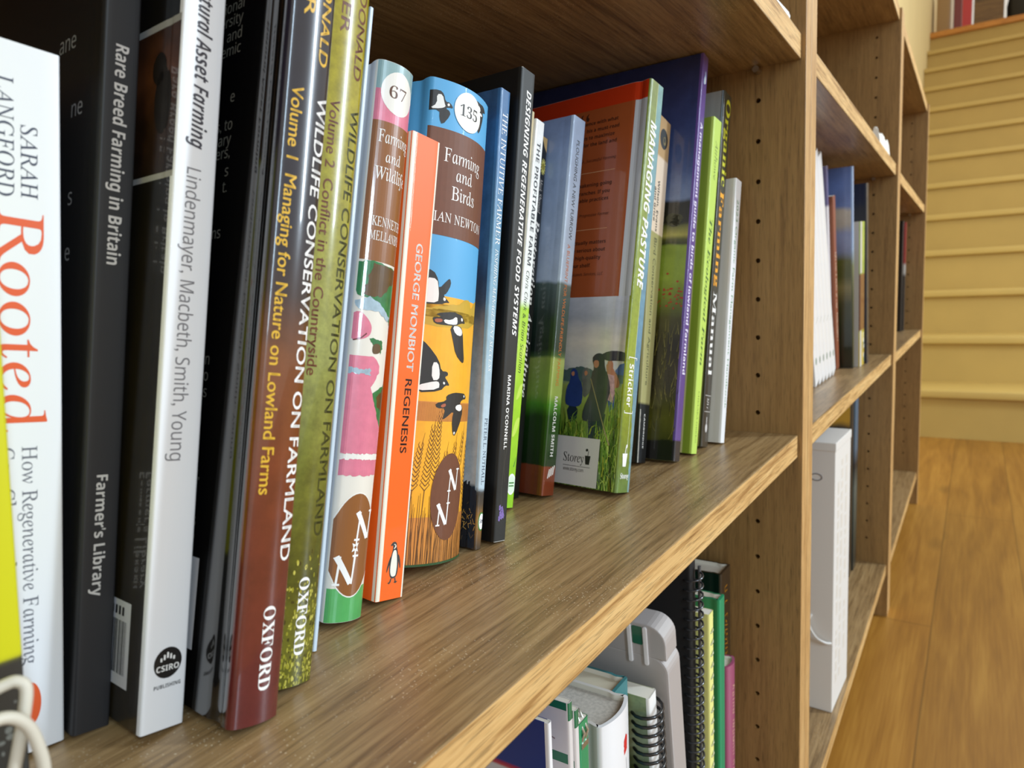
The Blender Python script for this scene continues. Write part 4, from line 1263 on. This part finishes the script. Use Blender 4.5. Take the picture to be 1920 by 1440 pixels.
b.printing('cover_edge', 'left', [(rect(-1.6, 0, 215, 285), 0)], [mat('sky_edge', (186, 208, 226), .4)])

# 21 white handbook at the end of the row
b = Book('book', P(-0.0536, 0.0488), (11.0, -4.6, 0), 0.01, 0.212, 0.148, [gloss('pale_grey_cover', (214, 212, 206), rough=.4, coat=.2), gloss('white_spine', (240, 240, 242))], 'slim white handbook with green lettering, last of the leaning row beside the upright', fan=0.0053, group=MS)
b.down('2023 Organic Farm Management Handbook', 'sans', 196, 27.4, 5.2, 3.4, mat('leaf_green_ink', (100, 150, 106), .5))


# ------------------------------------------------------------------ yellow wire-bound book and cord at the far left
yel = ramp('yellow_black_cover', [(0, (40, 40, 38)), (47.5, (44, 44, 40)), (48.5, (200, 198, 8)), (210, (206, 204, 10))], .45, .2)
b = Book('book', (-.5478, .06, Z0), (3.1, -.5, 0), .028, .21, .12, [yel, yel], 'bright yellow book with a black band at its foot, leftmost on the shelf', group=MS)
random.seed(2)
b.printing('spine_specks', 'spine', [(ell(random.uniform(1, 27), random.uniform(1, 40), random.uniform(.3, 1), random.uniform(.3, .9), 7), 0) for _ in range(60)], [mat('speck_grey', (104, 106, 100), .5)])
g = G()
yc = .043
path = [(-.566, yc, .0016), (-.5625, yc, .012), (-.5588, yc, .023), (-.5555, yc, .0325), (-.5528, yc, .042), (-.5512, yc + .001, .0476), (-.5522, yc + .002, .0495), (-.5545, yc + .003, .0494), (-.559, yc + .004, .0482), (-.565, yc + .004, .0465), (-.569, yc + .001, .0455), (-.568, yc - .003, .0458), (-.5625, yc - .004, .0466), (-.5568, yc - .0035, .0458), (-.5535, yc - .0035, .0425), (-.5520, yc - .0035, .037), (-.5516, yc - .0035, .03), (-.5535, yc - .0035, .017), (-.558, yc - .0035, .0016), (-.565, yc - .005, .0016)]


def spline(p, n=6):
    out = []
    p = [Vector(q) for q in p]
    for i in range(len(p) - 1):
        a, b_, c, d = p[max(i - 1, 0)], p[i], p[i + 1], p[min(i + 2, len(p) - 1)]
        for k in range(n):
            t = k / n
            out.append(.5 * ((2 * b_) + (-a + c) * t + (2 * a - 5 * b_ + 4 * c - d) * t * t + (-a + 3 * b_ - 3 * c + d) * t ** 3))
    return out + [p[-1]]


g.tube(spline(path), .00125, 10)
cord = obj('cord', g, mat('cord_cream', (206, 200, 184), .5, .1), None, 60)
tag(cord, 'cream cord looped upright in front of the yellow book', 'cord')

# ------------------------------------------------------------------ things on the bottom board of the near bookcase
ZB = -.385 + .0003
LG = 'papers and books on the bottom board'


def PB(x, y):
    return (x, y, ZB)


def coil(b, r, pitch, m, cx=None, cy=.0015, wire=.0009, name='wire_coil', z0=6, z1=None):
    g = G()
    t = b.t
    cx = -t / 2 if cx is None else cx
    z1 = (b.H * 1000 - 6) if z1 is None else z1
    n = int((z1 - z0) / pitch)
    pts = []
    for k in range(n * 14 + 1):
        a = 2 * PI * k / 14
        pts.append((cx + r * math.cos(a), cy + r * math.sin(a), (z0 + pitch * k / 14) / 1000))
    g.tube(pts, wire, 6)
    return obj(name, g, m, b.root, 80)


navyc = ramp('navy_white_leaflet', [(0, (212, 210, 214)), (291, (216, 214, 218)), (292, (190, 40, 60)), (293, (190, 40, 60)), (293.5, (40, 66, 140)), (318, (36, 60, 132))], .3, .6)
b = Book('leaflet', PB(-.3585, .035), (0, 0, 0), .003, .3205, .21, [navyc, gloss('white_spine', (240, 240, 242))], 'thin white leaflet with a navy top panel, first on the bottom board', 'leaflet', kind='mag', group=LG)
it = []
for k in range(6):
    a = PI * k / 3
    it.append((line((-78, 272), (-78 + 12 * math.cos(a), 272 + 12 * math.sin(a)), .8), 0))
it += [(line((-78 + 12 * math.cos(2 * PI * k / 32), 272 + 12 * math.sin(2 * PI * k / 32)), (-78 + 12 * math.cos(2 * PI * (k + 1) / 32), 272 + 12 * math.sin(2 * PI * (k + 1) / 32)), .9), 0) for k in range(32)] + [(ell(-78, 272, 3.5, 3.5, 16), 0)]
b.printing('wheel_mark', 'left', it, [mat('navy_ink', (30, 44, 80), .4)])
wf = gloss('white_folder', (222, 216, 214), rough=.35, coat=.4)
gb = mat('green_band', (28, 110, 74), .35, .5)
for x_, lb, hh in ((-.3375, 'white report folder with green bands, taller one beside the navy-topped leaflet', .319), (-.3315, 'white report folder with green bands, shorter one beside the bright green folder', .312)):
    b = Book('folder', PB(x_, .036), (0, 0, 0), .004, hh, .215, [wf, wf], lb, 'folder', kind='mag', group=LG)
    b.printing('cover_band', 'left', [(rect(-214, 0, hh * 1000 - 31, hh * 1000 - 26), 0)], [gb])
    b.printing('cover_band', 'left', [(rect(-214, 0, hh * 1000 - 4, hh * 1000), 0)], [gb])
    b.printing('cover_figure', 'left', [(p, 0) for p in pline([(-40, hh * 1000 - 12), (-30, hh * 1000 - 16), (-18, hh * 1000 - 17), (-8, hh * 1000 - 20)], .8)], [mat('faint_pink_ink', (150, 130, 130), .5)])
    b.printing('spine_tip', 'spine', [(rect(-1, 5, hh * 1000 - 9, hh * 1000), 0)], [gb])
gc = gloss('green_comb', (30, 142, 92), rough=.3, coat=.5)
b = Book('folder', PB(-.3145, .04), (0, 0, 0), .0105, .2975, .21, [gloss('green_comb_cover', (24, 110, 74), rough=.3, coat=.5), gc], 'bright green slide-bound folder with a metal prong, left of the thick white hardback', 'folder', kind='mag', group=LG)
g = G()
for dx in (-.007, -.0035):
    g.tube([(dx, .001, .285), (dx, -.0012, .292), (dx + .001, .004, .3005), (dx + .002, .012, .3005)], .0007, 6)
g.box(-.0085, -.002, -.0006, .0004, .2835, .2865)
obj('metal_prong', g, mat('prong_metal', (200, 206, 200), .3, metal=1), b.root, 60)

b = Book('hardback_book', PB(-.267, .04), (0, 0, 0), .035, .283, .20, [gloss('off_white_cover', (216, 212, 206), rough=.3, coat=.4), gloss('white_spine', (240, 240, 242))], 'thick white hardback with small red and green marks on its rounded spine', kind='hb', bulge=.004, group=LG, pages=mat('mottled_pages', (196, 190, 180), .8, var=.2, vscale=500))  # page block in a mottled warm grey
redm, pnk, gm = mat('red_mark', (206, 36, 40), .4), mat('salmon_mark', (226, 152, 128), .4), mat('green_mark', (70, 104, 60), .4)
b.printing('red_mark', 'spine', [(rough_edge([(20, 257), (25, 258), (26, 266), (23, 268), (20, 265)], .4), 0)], [redm])
b.printing('salmon_mark', 'spine', [(ell(23, 232, 3, 7), 0), (ell(23, 232, 1.6, 4.5), 1, 1)], [pnk, white_ink])
b.printing('green_mark', 'spine', [(rough_edge(rect(20, 26, 188, 214), .6, 3), 0)], [gm])
b.printing('small_print', 'spine', [(line((23, 254), (24, 242), .5), 0)], [mat('mid_grey_ink', (128, 126, 130), .5)])
tl = mat('teal_cloth', (56, 120, 124), .55, .1)
b = Book('hardback_book', PB(-.227, .058), (0, 0, 0), .030, .269, .19, [tl, tl], 'teal cloth hardback standing behind the thick white hardback', kind='hb', group=LG, pages=mat('cream_pages', (206, 196, 172), .85))
b.strokes(252, 228, 14, 5, mat('pale_teal_ink', (190, 206, 196), .5))

ph2 = ramp('green_grey_photo', [(0, (126, 138, 108)), (150, (150, 160, 124)), (205, (92, 110, 68)), (225, (164, 172, 138)), (258, (138, 150, 106))], .3, .6, noise=40, nscale=30, var=.4, vscale=50)
b = Book('spiral_notebook', PB(-.193, .045), (-4.5, 0, 0), .012, .2575, .19, [ph2, mat('white_paper_edge', (236, 234, 230), .7)], 'spiral-bound booklet with a grey-green photo cover and fat black plastic coil', 'notebook', kind='mag', group=LG)
b.root.location.z += .012 * math.sin(math.radians(4.5))
coil(b, .0098, 6.4, mat('black_coil', (22, 22, 24), .3, .5), cx=-.0065, cy=.004, wire=.0011, z1=255)

# grey translucent document case
cs = mat('case_grey_plastic', (178, 172, 170), .35, .3)
case = thing('document_case', PB(-.151, .04), (0, math.radians(-7), 0), 'grey plastic document case with rounded corners and a green-windowed handle', 'case', LG)


def rounded(w0, w1, z0, z1, r, corners, n=7):
    pts = []
    for (cx, cz, a0, on) in ((w0, z0, PI, corners[0]), (w1, z0, 1.5 * PI, corners[1]), (w1, z1, 0, corners[2]), (w0, z1, PI / 2, corners[3])):
        if on:
            sx_ = cx + (r if cx == w0 else -r)
            sz_ = cz + (r if cz == z0 else -r)
            pts += [(sx_ + r * math.cos(a0 + PI / 2 * k / n), sz_ + r * math.sin(a0 + PI / 2 * k / n)) for k in range(n + 1)]
        else:
            pts.append((cx, cz))
    return pts


def slab(name, pts, x0, x1, m, parent, bev=.0015):
    g = G()
    a = [(x0, y, z) for y, z in pts]
    c = [(x1, y, z) for y, z in pts]
    g.grid([a, c], 0, True)
    g.face(a[::-1])
    g.face(c)
    return obj(name, g, m, parent, 0, bevel=bev)


slab('shell', rounded(0, .225, 0, .277, .011, (1, 1, 1, 1)), -.022, 0, cs, case)
case.location.z += .022 * math.sin(math.radians(7))
hd = slab('handle', rounded(.0005, .13, .2755, .299, .012, (0, 0, 1, 1)), -.022, -.003, cs, case, .001)
slab('handle_window', rounded(.016, .023, .284, .2968, .001, (1, 1, 1, 1)), -.0224, -.0216, mat('window_green', (30, 96, 70), .3, .5), hd, 0)
for yy in (.0125, .0235):
    slab('white_clip', rounded(yy, yy + .003, .270, .2975, .0012, (1, 1, 1, 1)), -.0232, -.0216, mat('clip_white', (236, 234, 236), .4), hd, .0006)

bcov = mat('black_report_cover', (9, 9, 10), .7)
b = Book('spiral_notebook', PB(-.1335, .046), (0, 0, 0), .0125, .318, .22, [bcov, bcov], 'tall black report bound with a black wire coil, behind the grey document case', 'notebook', kind='mag', group=LG)
coil(b, .0068, 7.2, mat('black_wire', (74, 76, 80), .25, .4, metal=.6), cx=-.0085, cy=-.001, wire=.0008)
g = G()
g.tube([(-.0022, -.0035, .006), (-.0022, -.0035, .312)], .0013, 8)
obj('coil_spine_bar', g, mat('bar_grey', (84, 86, 88), .35, .3), b.root, 60)
yl = mat('pale_yellow_card', (230, 228, 140), .6)
b = Book('spiral_notebook', PB(-.112, .040), (0, 0, 0), .010, .270, .21, [yl, yl], 'pale yellow comb-bound booklet squeezed between the black coil and the green binder', 'notebook', kind='mag', group=LG)
coil(b, .0030, 9.0, mat('clear_comb', (176, 178, 140), .3, .4), cy=.0022, wire=.0007)
gbn = gloss('green_binder_cover', (20, 116, 78), rough=.35, coat=.4)
b = Book('binder', PB(-.077, .042), (0, 0, 0), .013, .268, .21, [gbn, gloss('green_binder_spine', (30, 150, 104), rough=.35, coat=.4)], 'glossy green binder with small white cover print, left of the maroon book', 'binder', kind='hb', group=LG)
for v_ in (222, 209, 203, 187, 179, 133):
    b.printing('cover_lettering', 'left', [(line((-13 + 2.4 * k, v_), (-11.4 + 2.4 * k, v_ + .6), 1.6), 0) for k in range(3)], [mat('pale_green_ink', (170, 206, 184), .5)])
b = Book('hardback_book', PB(-.042, .045), (0, 0, 0), .022, .199, .14, [gloss('maroon_cover', (150, 62, 96), rough=.4, coat=.3), gloss('maroon_spine', (160, 78, 112), rough=.4, coat=.3)], 'small maroon-pink hardback with gilt lettering on its rounded spine', kind='hb', bulge=.003, group=LG)
b.strokes(180, 60, 11, 5, mat('gilt_pink', (206, 164, 140), .4))
b = Book('hardback_book', PB(-.006, .058), (0, 0, 0), .027, .265, .19, [gloss('black_gloss_cover', (18, 18, 18), rough=.25, coat=.6), gloss('dark_brown_spine', (64, 52, 40), rough=.35, coat=.4)], 'black hardback with gilt spine lettering, against the upright behind the maroon one', kind='hb', group=LG)
b.strokes(250, 170, 13.5, 7, mat('gilt', (196, 134, 34), .4))

# ------------------------------------------------------------------ second bookcase: middle shelf
ZM = -.0016 + .0003
SG = 'books on the second bookcase middle shelf'
wm = gloss('white_magazine', (238, 238, 240), rough=.35, coat=.4)
WMN = ('rightmost of the white magazines', 'second white magazine from the brown book', 'third white magazine from the brown book', 'fourth white magazine from the brown book', 'fifth white magazine from the brown book', 'white magazine nearest the upright')
for k in range(6):
    ln = -25
    b = Book('magazine', (.452 - .0246 * k, .044, ZM), (ln, 0, 0), .022, .302, .21, [wm, wm], WMN[k] + ', leaning left in the second bookcase', 'magazine', kind='mag', group=SG)
    b.root.location.z = ZM + .022 * math.sin(math.radians(-ln))
    b.printing('spine_mark', 'spine', [(ell(11, 30, 4, 5, 12), 0)], [mat('green_grey_ink', (110, 130, 116), .5)])
    b.printing('spine_rule', 'spine', [(line((4, 84), (18, 86), .8), 0)], [mat('green_grey_ink', (110, 130, 116), .5)])


def lean_left(b, ln):
    b.root.location.z += b.t * math.sin(math.radians(-ln))


pp = ramp('purple_white_cover', [(0, (226, 222, 226)), (232, (226, 222, 226)), (236, (96, 90, 132)), (290, (104, 98, 140))], .35, .5)
b = Book('book', (.501, .055, ZM), (-10.7, -2, 0), .010, .287, .20, [pp, pp], 'purple-topped book behind the brown one in the second bookcase', group=SG)
lean_left(b, -10.7)
bn = gloss('brown_cloth', (128, 70, 38), rough=.5, coat=.2)
b = Book('book', (.5208, .0495, ZM), (-11.1, -2, 0), .0158, .2483, .17, [bn, gloss('brown_cloth_spine', (140, 76, 44), rough=.5, coat=.2)], 'brown book with pale spine lettering, leaning beside the sky-blue landscape book', group=SG)
lean_left(b, -11.1)
b.strokes(170, 40, 8, 5, mat('pale_ink', (238, 228, 200), .5))
lc = ramp('sky_hill_cover', [(0, (20, 22, 12)), (10, (24, 26, 14)), (60, (34, 44, 20)), (95, (58, 62, 30)), (118, (120, 112, 66)), (135, (76, 82, 34)), (160, (86, 92, 40)), (172, (126, 138, 172)), (195, (132, 146, 184)), (208, (176, 172, 162)), (226, (186, 182, 172)), (232, (104, 130, 186)), (290, (92, 116, 176))], .3, .6, noise=20, nscale=22, var=.15, vscale=30)
b = Book('book', (.5365, .0315, ZM), (-6.3, -2.5, 0), .0083, .288, .21, [lc, ramp('sky_hill_spine', [(0, (36, 40, 22)), (110, (70, 76, 40)), (150, (110, 118, 80)), (175, (150, 176, 214)), (290, (150, 180, 222))], .3, .6)], 'large book with a blue sky and dark green hill on its cover', group=SG)
lean_left(b, -6.3)
gl_ = ramp('lime_yellow_spine', [(0, (196, 170, 40)), (30, (200, 168, 44)), (50, (196, 190, 50)), (56, (110, 62, 30)), (57, (110, 62, 30)), (136, (112, 64, 32)), (139, (150, 172, 70)), (175, (170, 190, 80)), (214, (160, 184, 74))], .35, .5)
b = Book('book', (.5764, .0235, ZM), (-3.7, -4, 0), .028, .2131, .15, [gloss('grey_white_cover', (196, 190, 184)), gl_], 'lime-yellow book with a brown band round the middle of its spine', group=SG)
lean_left(b, -3.7)
b.printing('pale_stripe', 'spine', [(rect(-1, 10, -1, 54), 0), (rect(-1, 10, 138.5, 214), 0)], [mat('pale_grey_print', (200, 196, 186), .4, .3)])
b.printing('pattern_marks', 'spine', [(ell(random.uniform(18, 27), random.uniform(4, 50), 1.6, 4, 9), random.choice((0, 1))) for _ in range(12)], [mat('teal_print', (90, 140, 130), .4), white_ink])
nv = gloss('dark_navy_cover', (30, 32, 46), rough=.35, coat=.5)
b = Book('book', (.612, .021, ZM), (-6, -4, 0), .0143, .2716, .20, [nv, gloss('darker_navy_spine', (34, 36, 46), rough=.4, coat=.4)], 'dark navy book, rightmost on the middle shelf of the second bookcase', group=SG)
lean_left(b, -6)

# second bookcase: bottom board
ZC = -.3817 + .0003
bx = thing('archive_box', (.2395, .0105, ZC), (0, 0, math.radians(-2)), 'tall white cardboard box with small print on its front, on the second bookcase bottom board', 'box')
cb = mat('box_card', (226, 224, 220), .5, .2)
g = G()
g.box(0, .092, 0, .235, 0, .325)
bd = obj('carton', g, cb, bx, 0, bevel=.0012)
g = G()
g.box(-.0006, .0926, -.0006, .236, .316, .3262)
obj('lid', g, cb, bx, 0, bevel=.001)
tm = mat('box_print', (214, 208, 198), .5)
for col in (.016, .036, .062):
    g = G()
    z = .03
    random.seed(int(col * 1000))
    while z < .295:
        hgt = random.uniform(.006, .02)
        if random.random() > .18:
            g.box(col, col + .009, -.0002, .0001, z, z + hgt)
        z += hgt + .004
    o = obj('small_print', g, tm, bd, 0)
    o['kind'] = 'stuff'
g = G()
g.tube(spline([(.0, .024, .118), (-.005, .026, .108), (-.006, .018, .094), (-.004, .008, .088), (0, .002, .087)]), .0016, 8)
obj('carry_strap', g, mat('strap_white', (232, 232, 230), .4), bx, 60)
g = G()
g.tube([(-.0002, .02 + .006 * math.cos(2 * PI * k / 16), .285 + .004 * math.sin(2 * PI * k / 16)) for k in range(17)], .0006, 6, caps=False)
obj('oval_mark', g, mat('mid_grey_ink', (128, 126, 130), .5), bx, 60)
b = Book('book', (.741, .05, ZC), (0, 0, 0), .032, .335, .21, [ramp('slate_blue_cover', [(0, (24, 30, 30)), (120, (60, 66, 60)), (200, (44, 50, 54)), (220, (84, 104, 124)), (340, (76, 104, 132))], .4, .4), ramp('slate_blue_spine', [(0, (24, 28, 24)), (60, (52, 60, 52)), (150, (96, 104, 96)), (190, (30, 32, 34)), (220, (92, 112, 130)), (340, (84, 112, 138))], .4, .4)], 'slate-blue tall book behind the white box, beside the far upright')
b = Book('book', (.704, .052, ZC), (0, 0, 0), .03, .330, .21, [ramp('black_yellow_cover', [(0, (26, 26, 22)), (262, (30, 30, 24)), (272, (196, 150, 30)), (335, (200, 156, 36))], .4, .4, noise=14, nscale=30), gloss('black_spine2', (30, 30, 26))], 'black book with a yellow top to its cover, showing over the white box')

# second bookcase: folded paper on its upper shelf
g = G()
rows = []
for i in range(9):
    x_ = .585 + .017 * i
    rows.append([(x_, (.008 + .0028 * j) + random.uniform(-.002, .002), .3196 + (.034 * math.sin(PI * min(1, (j + .6) / 6)) * (.55 + .45 * math.sin(i * .9 + j * .4) ** 2) if 0 < j < 9 else 0)) for j in range(10)])
g.grid(rows)
for q in (0, -1):
    r_ = rows[q]
    g.face(r_ if q else r_[::-1])
g.face([rows[i][0] for i in range(9)] + [rows[i][9] for i in range(8, -1, -1)])
pw = obj('paper', g, mat('crumpled_paper', (236, 232, 222), .7), None, 20)
tag(pw, 'crumpled white paper lying on the upper shelf of the second bookcase', 'paper')
# near bookcase: paper roll on its upper shelf
g = G()
g.tube([(-.10, .019, .3174 + .0078), (-.018, .0155, .3174 + .0078)], .0075, 14)
pr_ = obj('paper_roll', g, mat('roll_white', (236, 234, 230), .6), None, 40)
tag(pr_, 'small white paper roll on the upper shelf above the leaning books', 'paper roll')

# ------------------------------------------------------------------ farthest bookcase
ZN = -.0055 + .0003
b = Book('book', (1.470, .043, ZN), (0, 0, 0), .022, .280, .20, [gloss('black_far_cover', (26, 24, 22)), gloss('black_far_spine', (34, 32, 30))], 'black book standing on the middle shelf of the farthest bookcase')
rd = ramp('red_black_spine', [(0, (40, 36, 32)), (140, (46, 38, 34)), (150, (190, 186, 180)), (168, (190, 186, 180)), (176, (150, 36, 32)), (280, (160, 40, 36))], .4, .4)
b = Book('book', (1.502, .040, ZN), (0, 0, 0), .018, .278, .20, [rd, rd], 'red and black book right of the plain black one in the farthest bookcase')

# ------------------------------------------------------------------ things on the landing at the top of the stairs
LGp = 'things on the landing'


def far(name, y0, y1, H_, c, lb, cat, x=XL + .16):
    b = Book(name, (x, y0, ZL), (0, -90, 0), y1 - y0, H_, .22, [c, c], lb, cat, kind='hb', group=LGp)
    return b


far('folder', .118, .205, .34, gloss('tan_far', (150, 118, 72)), 'tan folder on the landing at the top of the yellow stairs', 'folder')
far('book', .098, .114, .33, gloss('white_far', (226, 220, 210)), 'thin white book on the landing, between the tan folder and the dark red book', 'book')
far('book', .046, .095, .34, gloss('dark_red_far', (110, 14, 12)), 'dark red book on the landing at the top of the stairs', 'book')
far('book', -.018, .043, .34, gloss('red_far', (184, 26, 26)), 'bright red book on the landing, right of the dark red one', 'book')
cr = thing('crate', (XL + .16, -.215, ZL), (0, 0, 0), 'brown wooden crate on the landing right of the red books', 'crate')
cw = wood('crate_wood', 'y', (130, 100, 56), (112, 84, 44), (84, 60, 30))
for nm, bxs in (('base', (0, .22, 0, .185, 0, .012)), ('front_panel', (0, .012, 0, .185, .0125, .2)), ('back_panel', (.208, .22, 0, .185, .0125, .3)), ('side_panel', (.0125, .2075, 0, .012, .0125, .3)), ('side_panel', (.0125, .2075, .173, .185, .0125, .3))):
    g = G()
    g.box(*bxs)
    obj(nm, g, cw, cr, 0, bevel=.001)
g = G()
prof = [(0, -.13), (.03, -.16), (.12, -.165), (.2, -.14), (.22, 0), (.2, .14), (.12, .165), (.03, .16), (0, .13)]
rows = []
for z_, k in ((0, .95), (.03, 1.0), (.16, 1.02), (.26, .9), (.31, .6), (.32, .2)):
    rows.append([(.11 + (x_ - .11) * k, y_ * k, z_) for x_, y_ in prof])
bg_ = thing('bag', (XL + .17, -.40, ZL), (0, 0, 0), 'black bag on the landing at the right edge of the picture', 'bag')
g.grid(rows, 0, True)
g.face(rows[0][::-1])
g.face(rows[-1])
obj('body', g, mat('bag_black', (24, 22, 20), .6), bg_, 60)
g = G()
g.tube(spline([(.1, -.07, .312), (.1, -.06, .37), (.1, 0, .4), (.1, .06, .37), (.1, .07, .312)]), .008, 8)
obj('handle', g, mat('bag_black', (24, 22, 20), .6), bg_, 60)
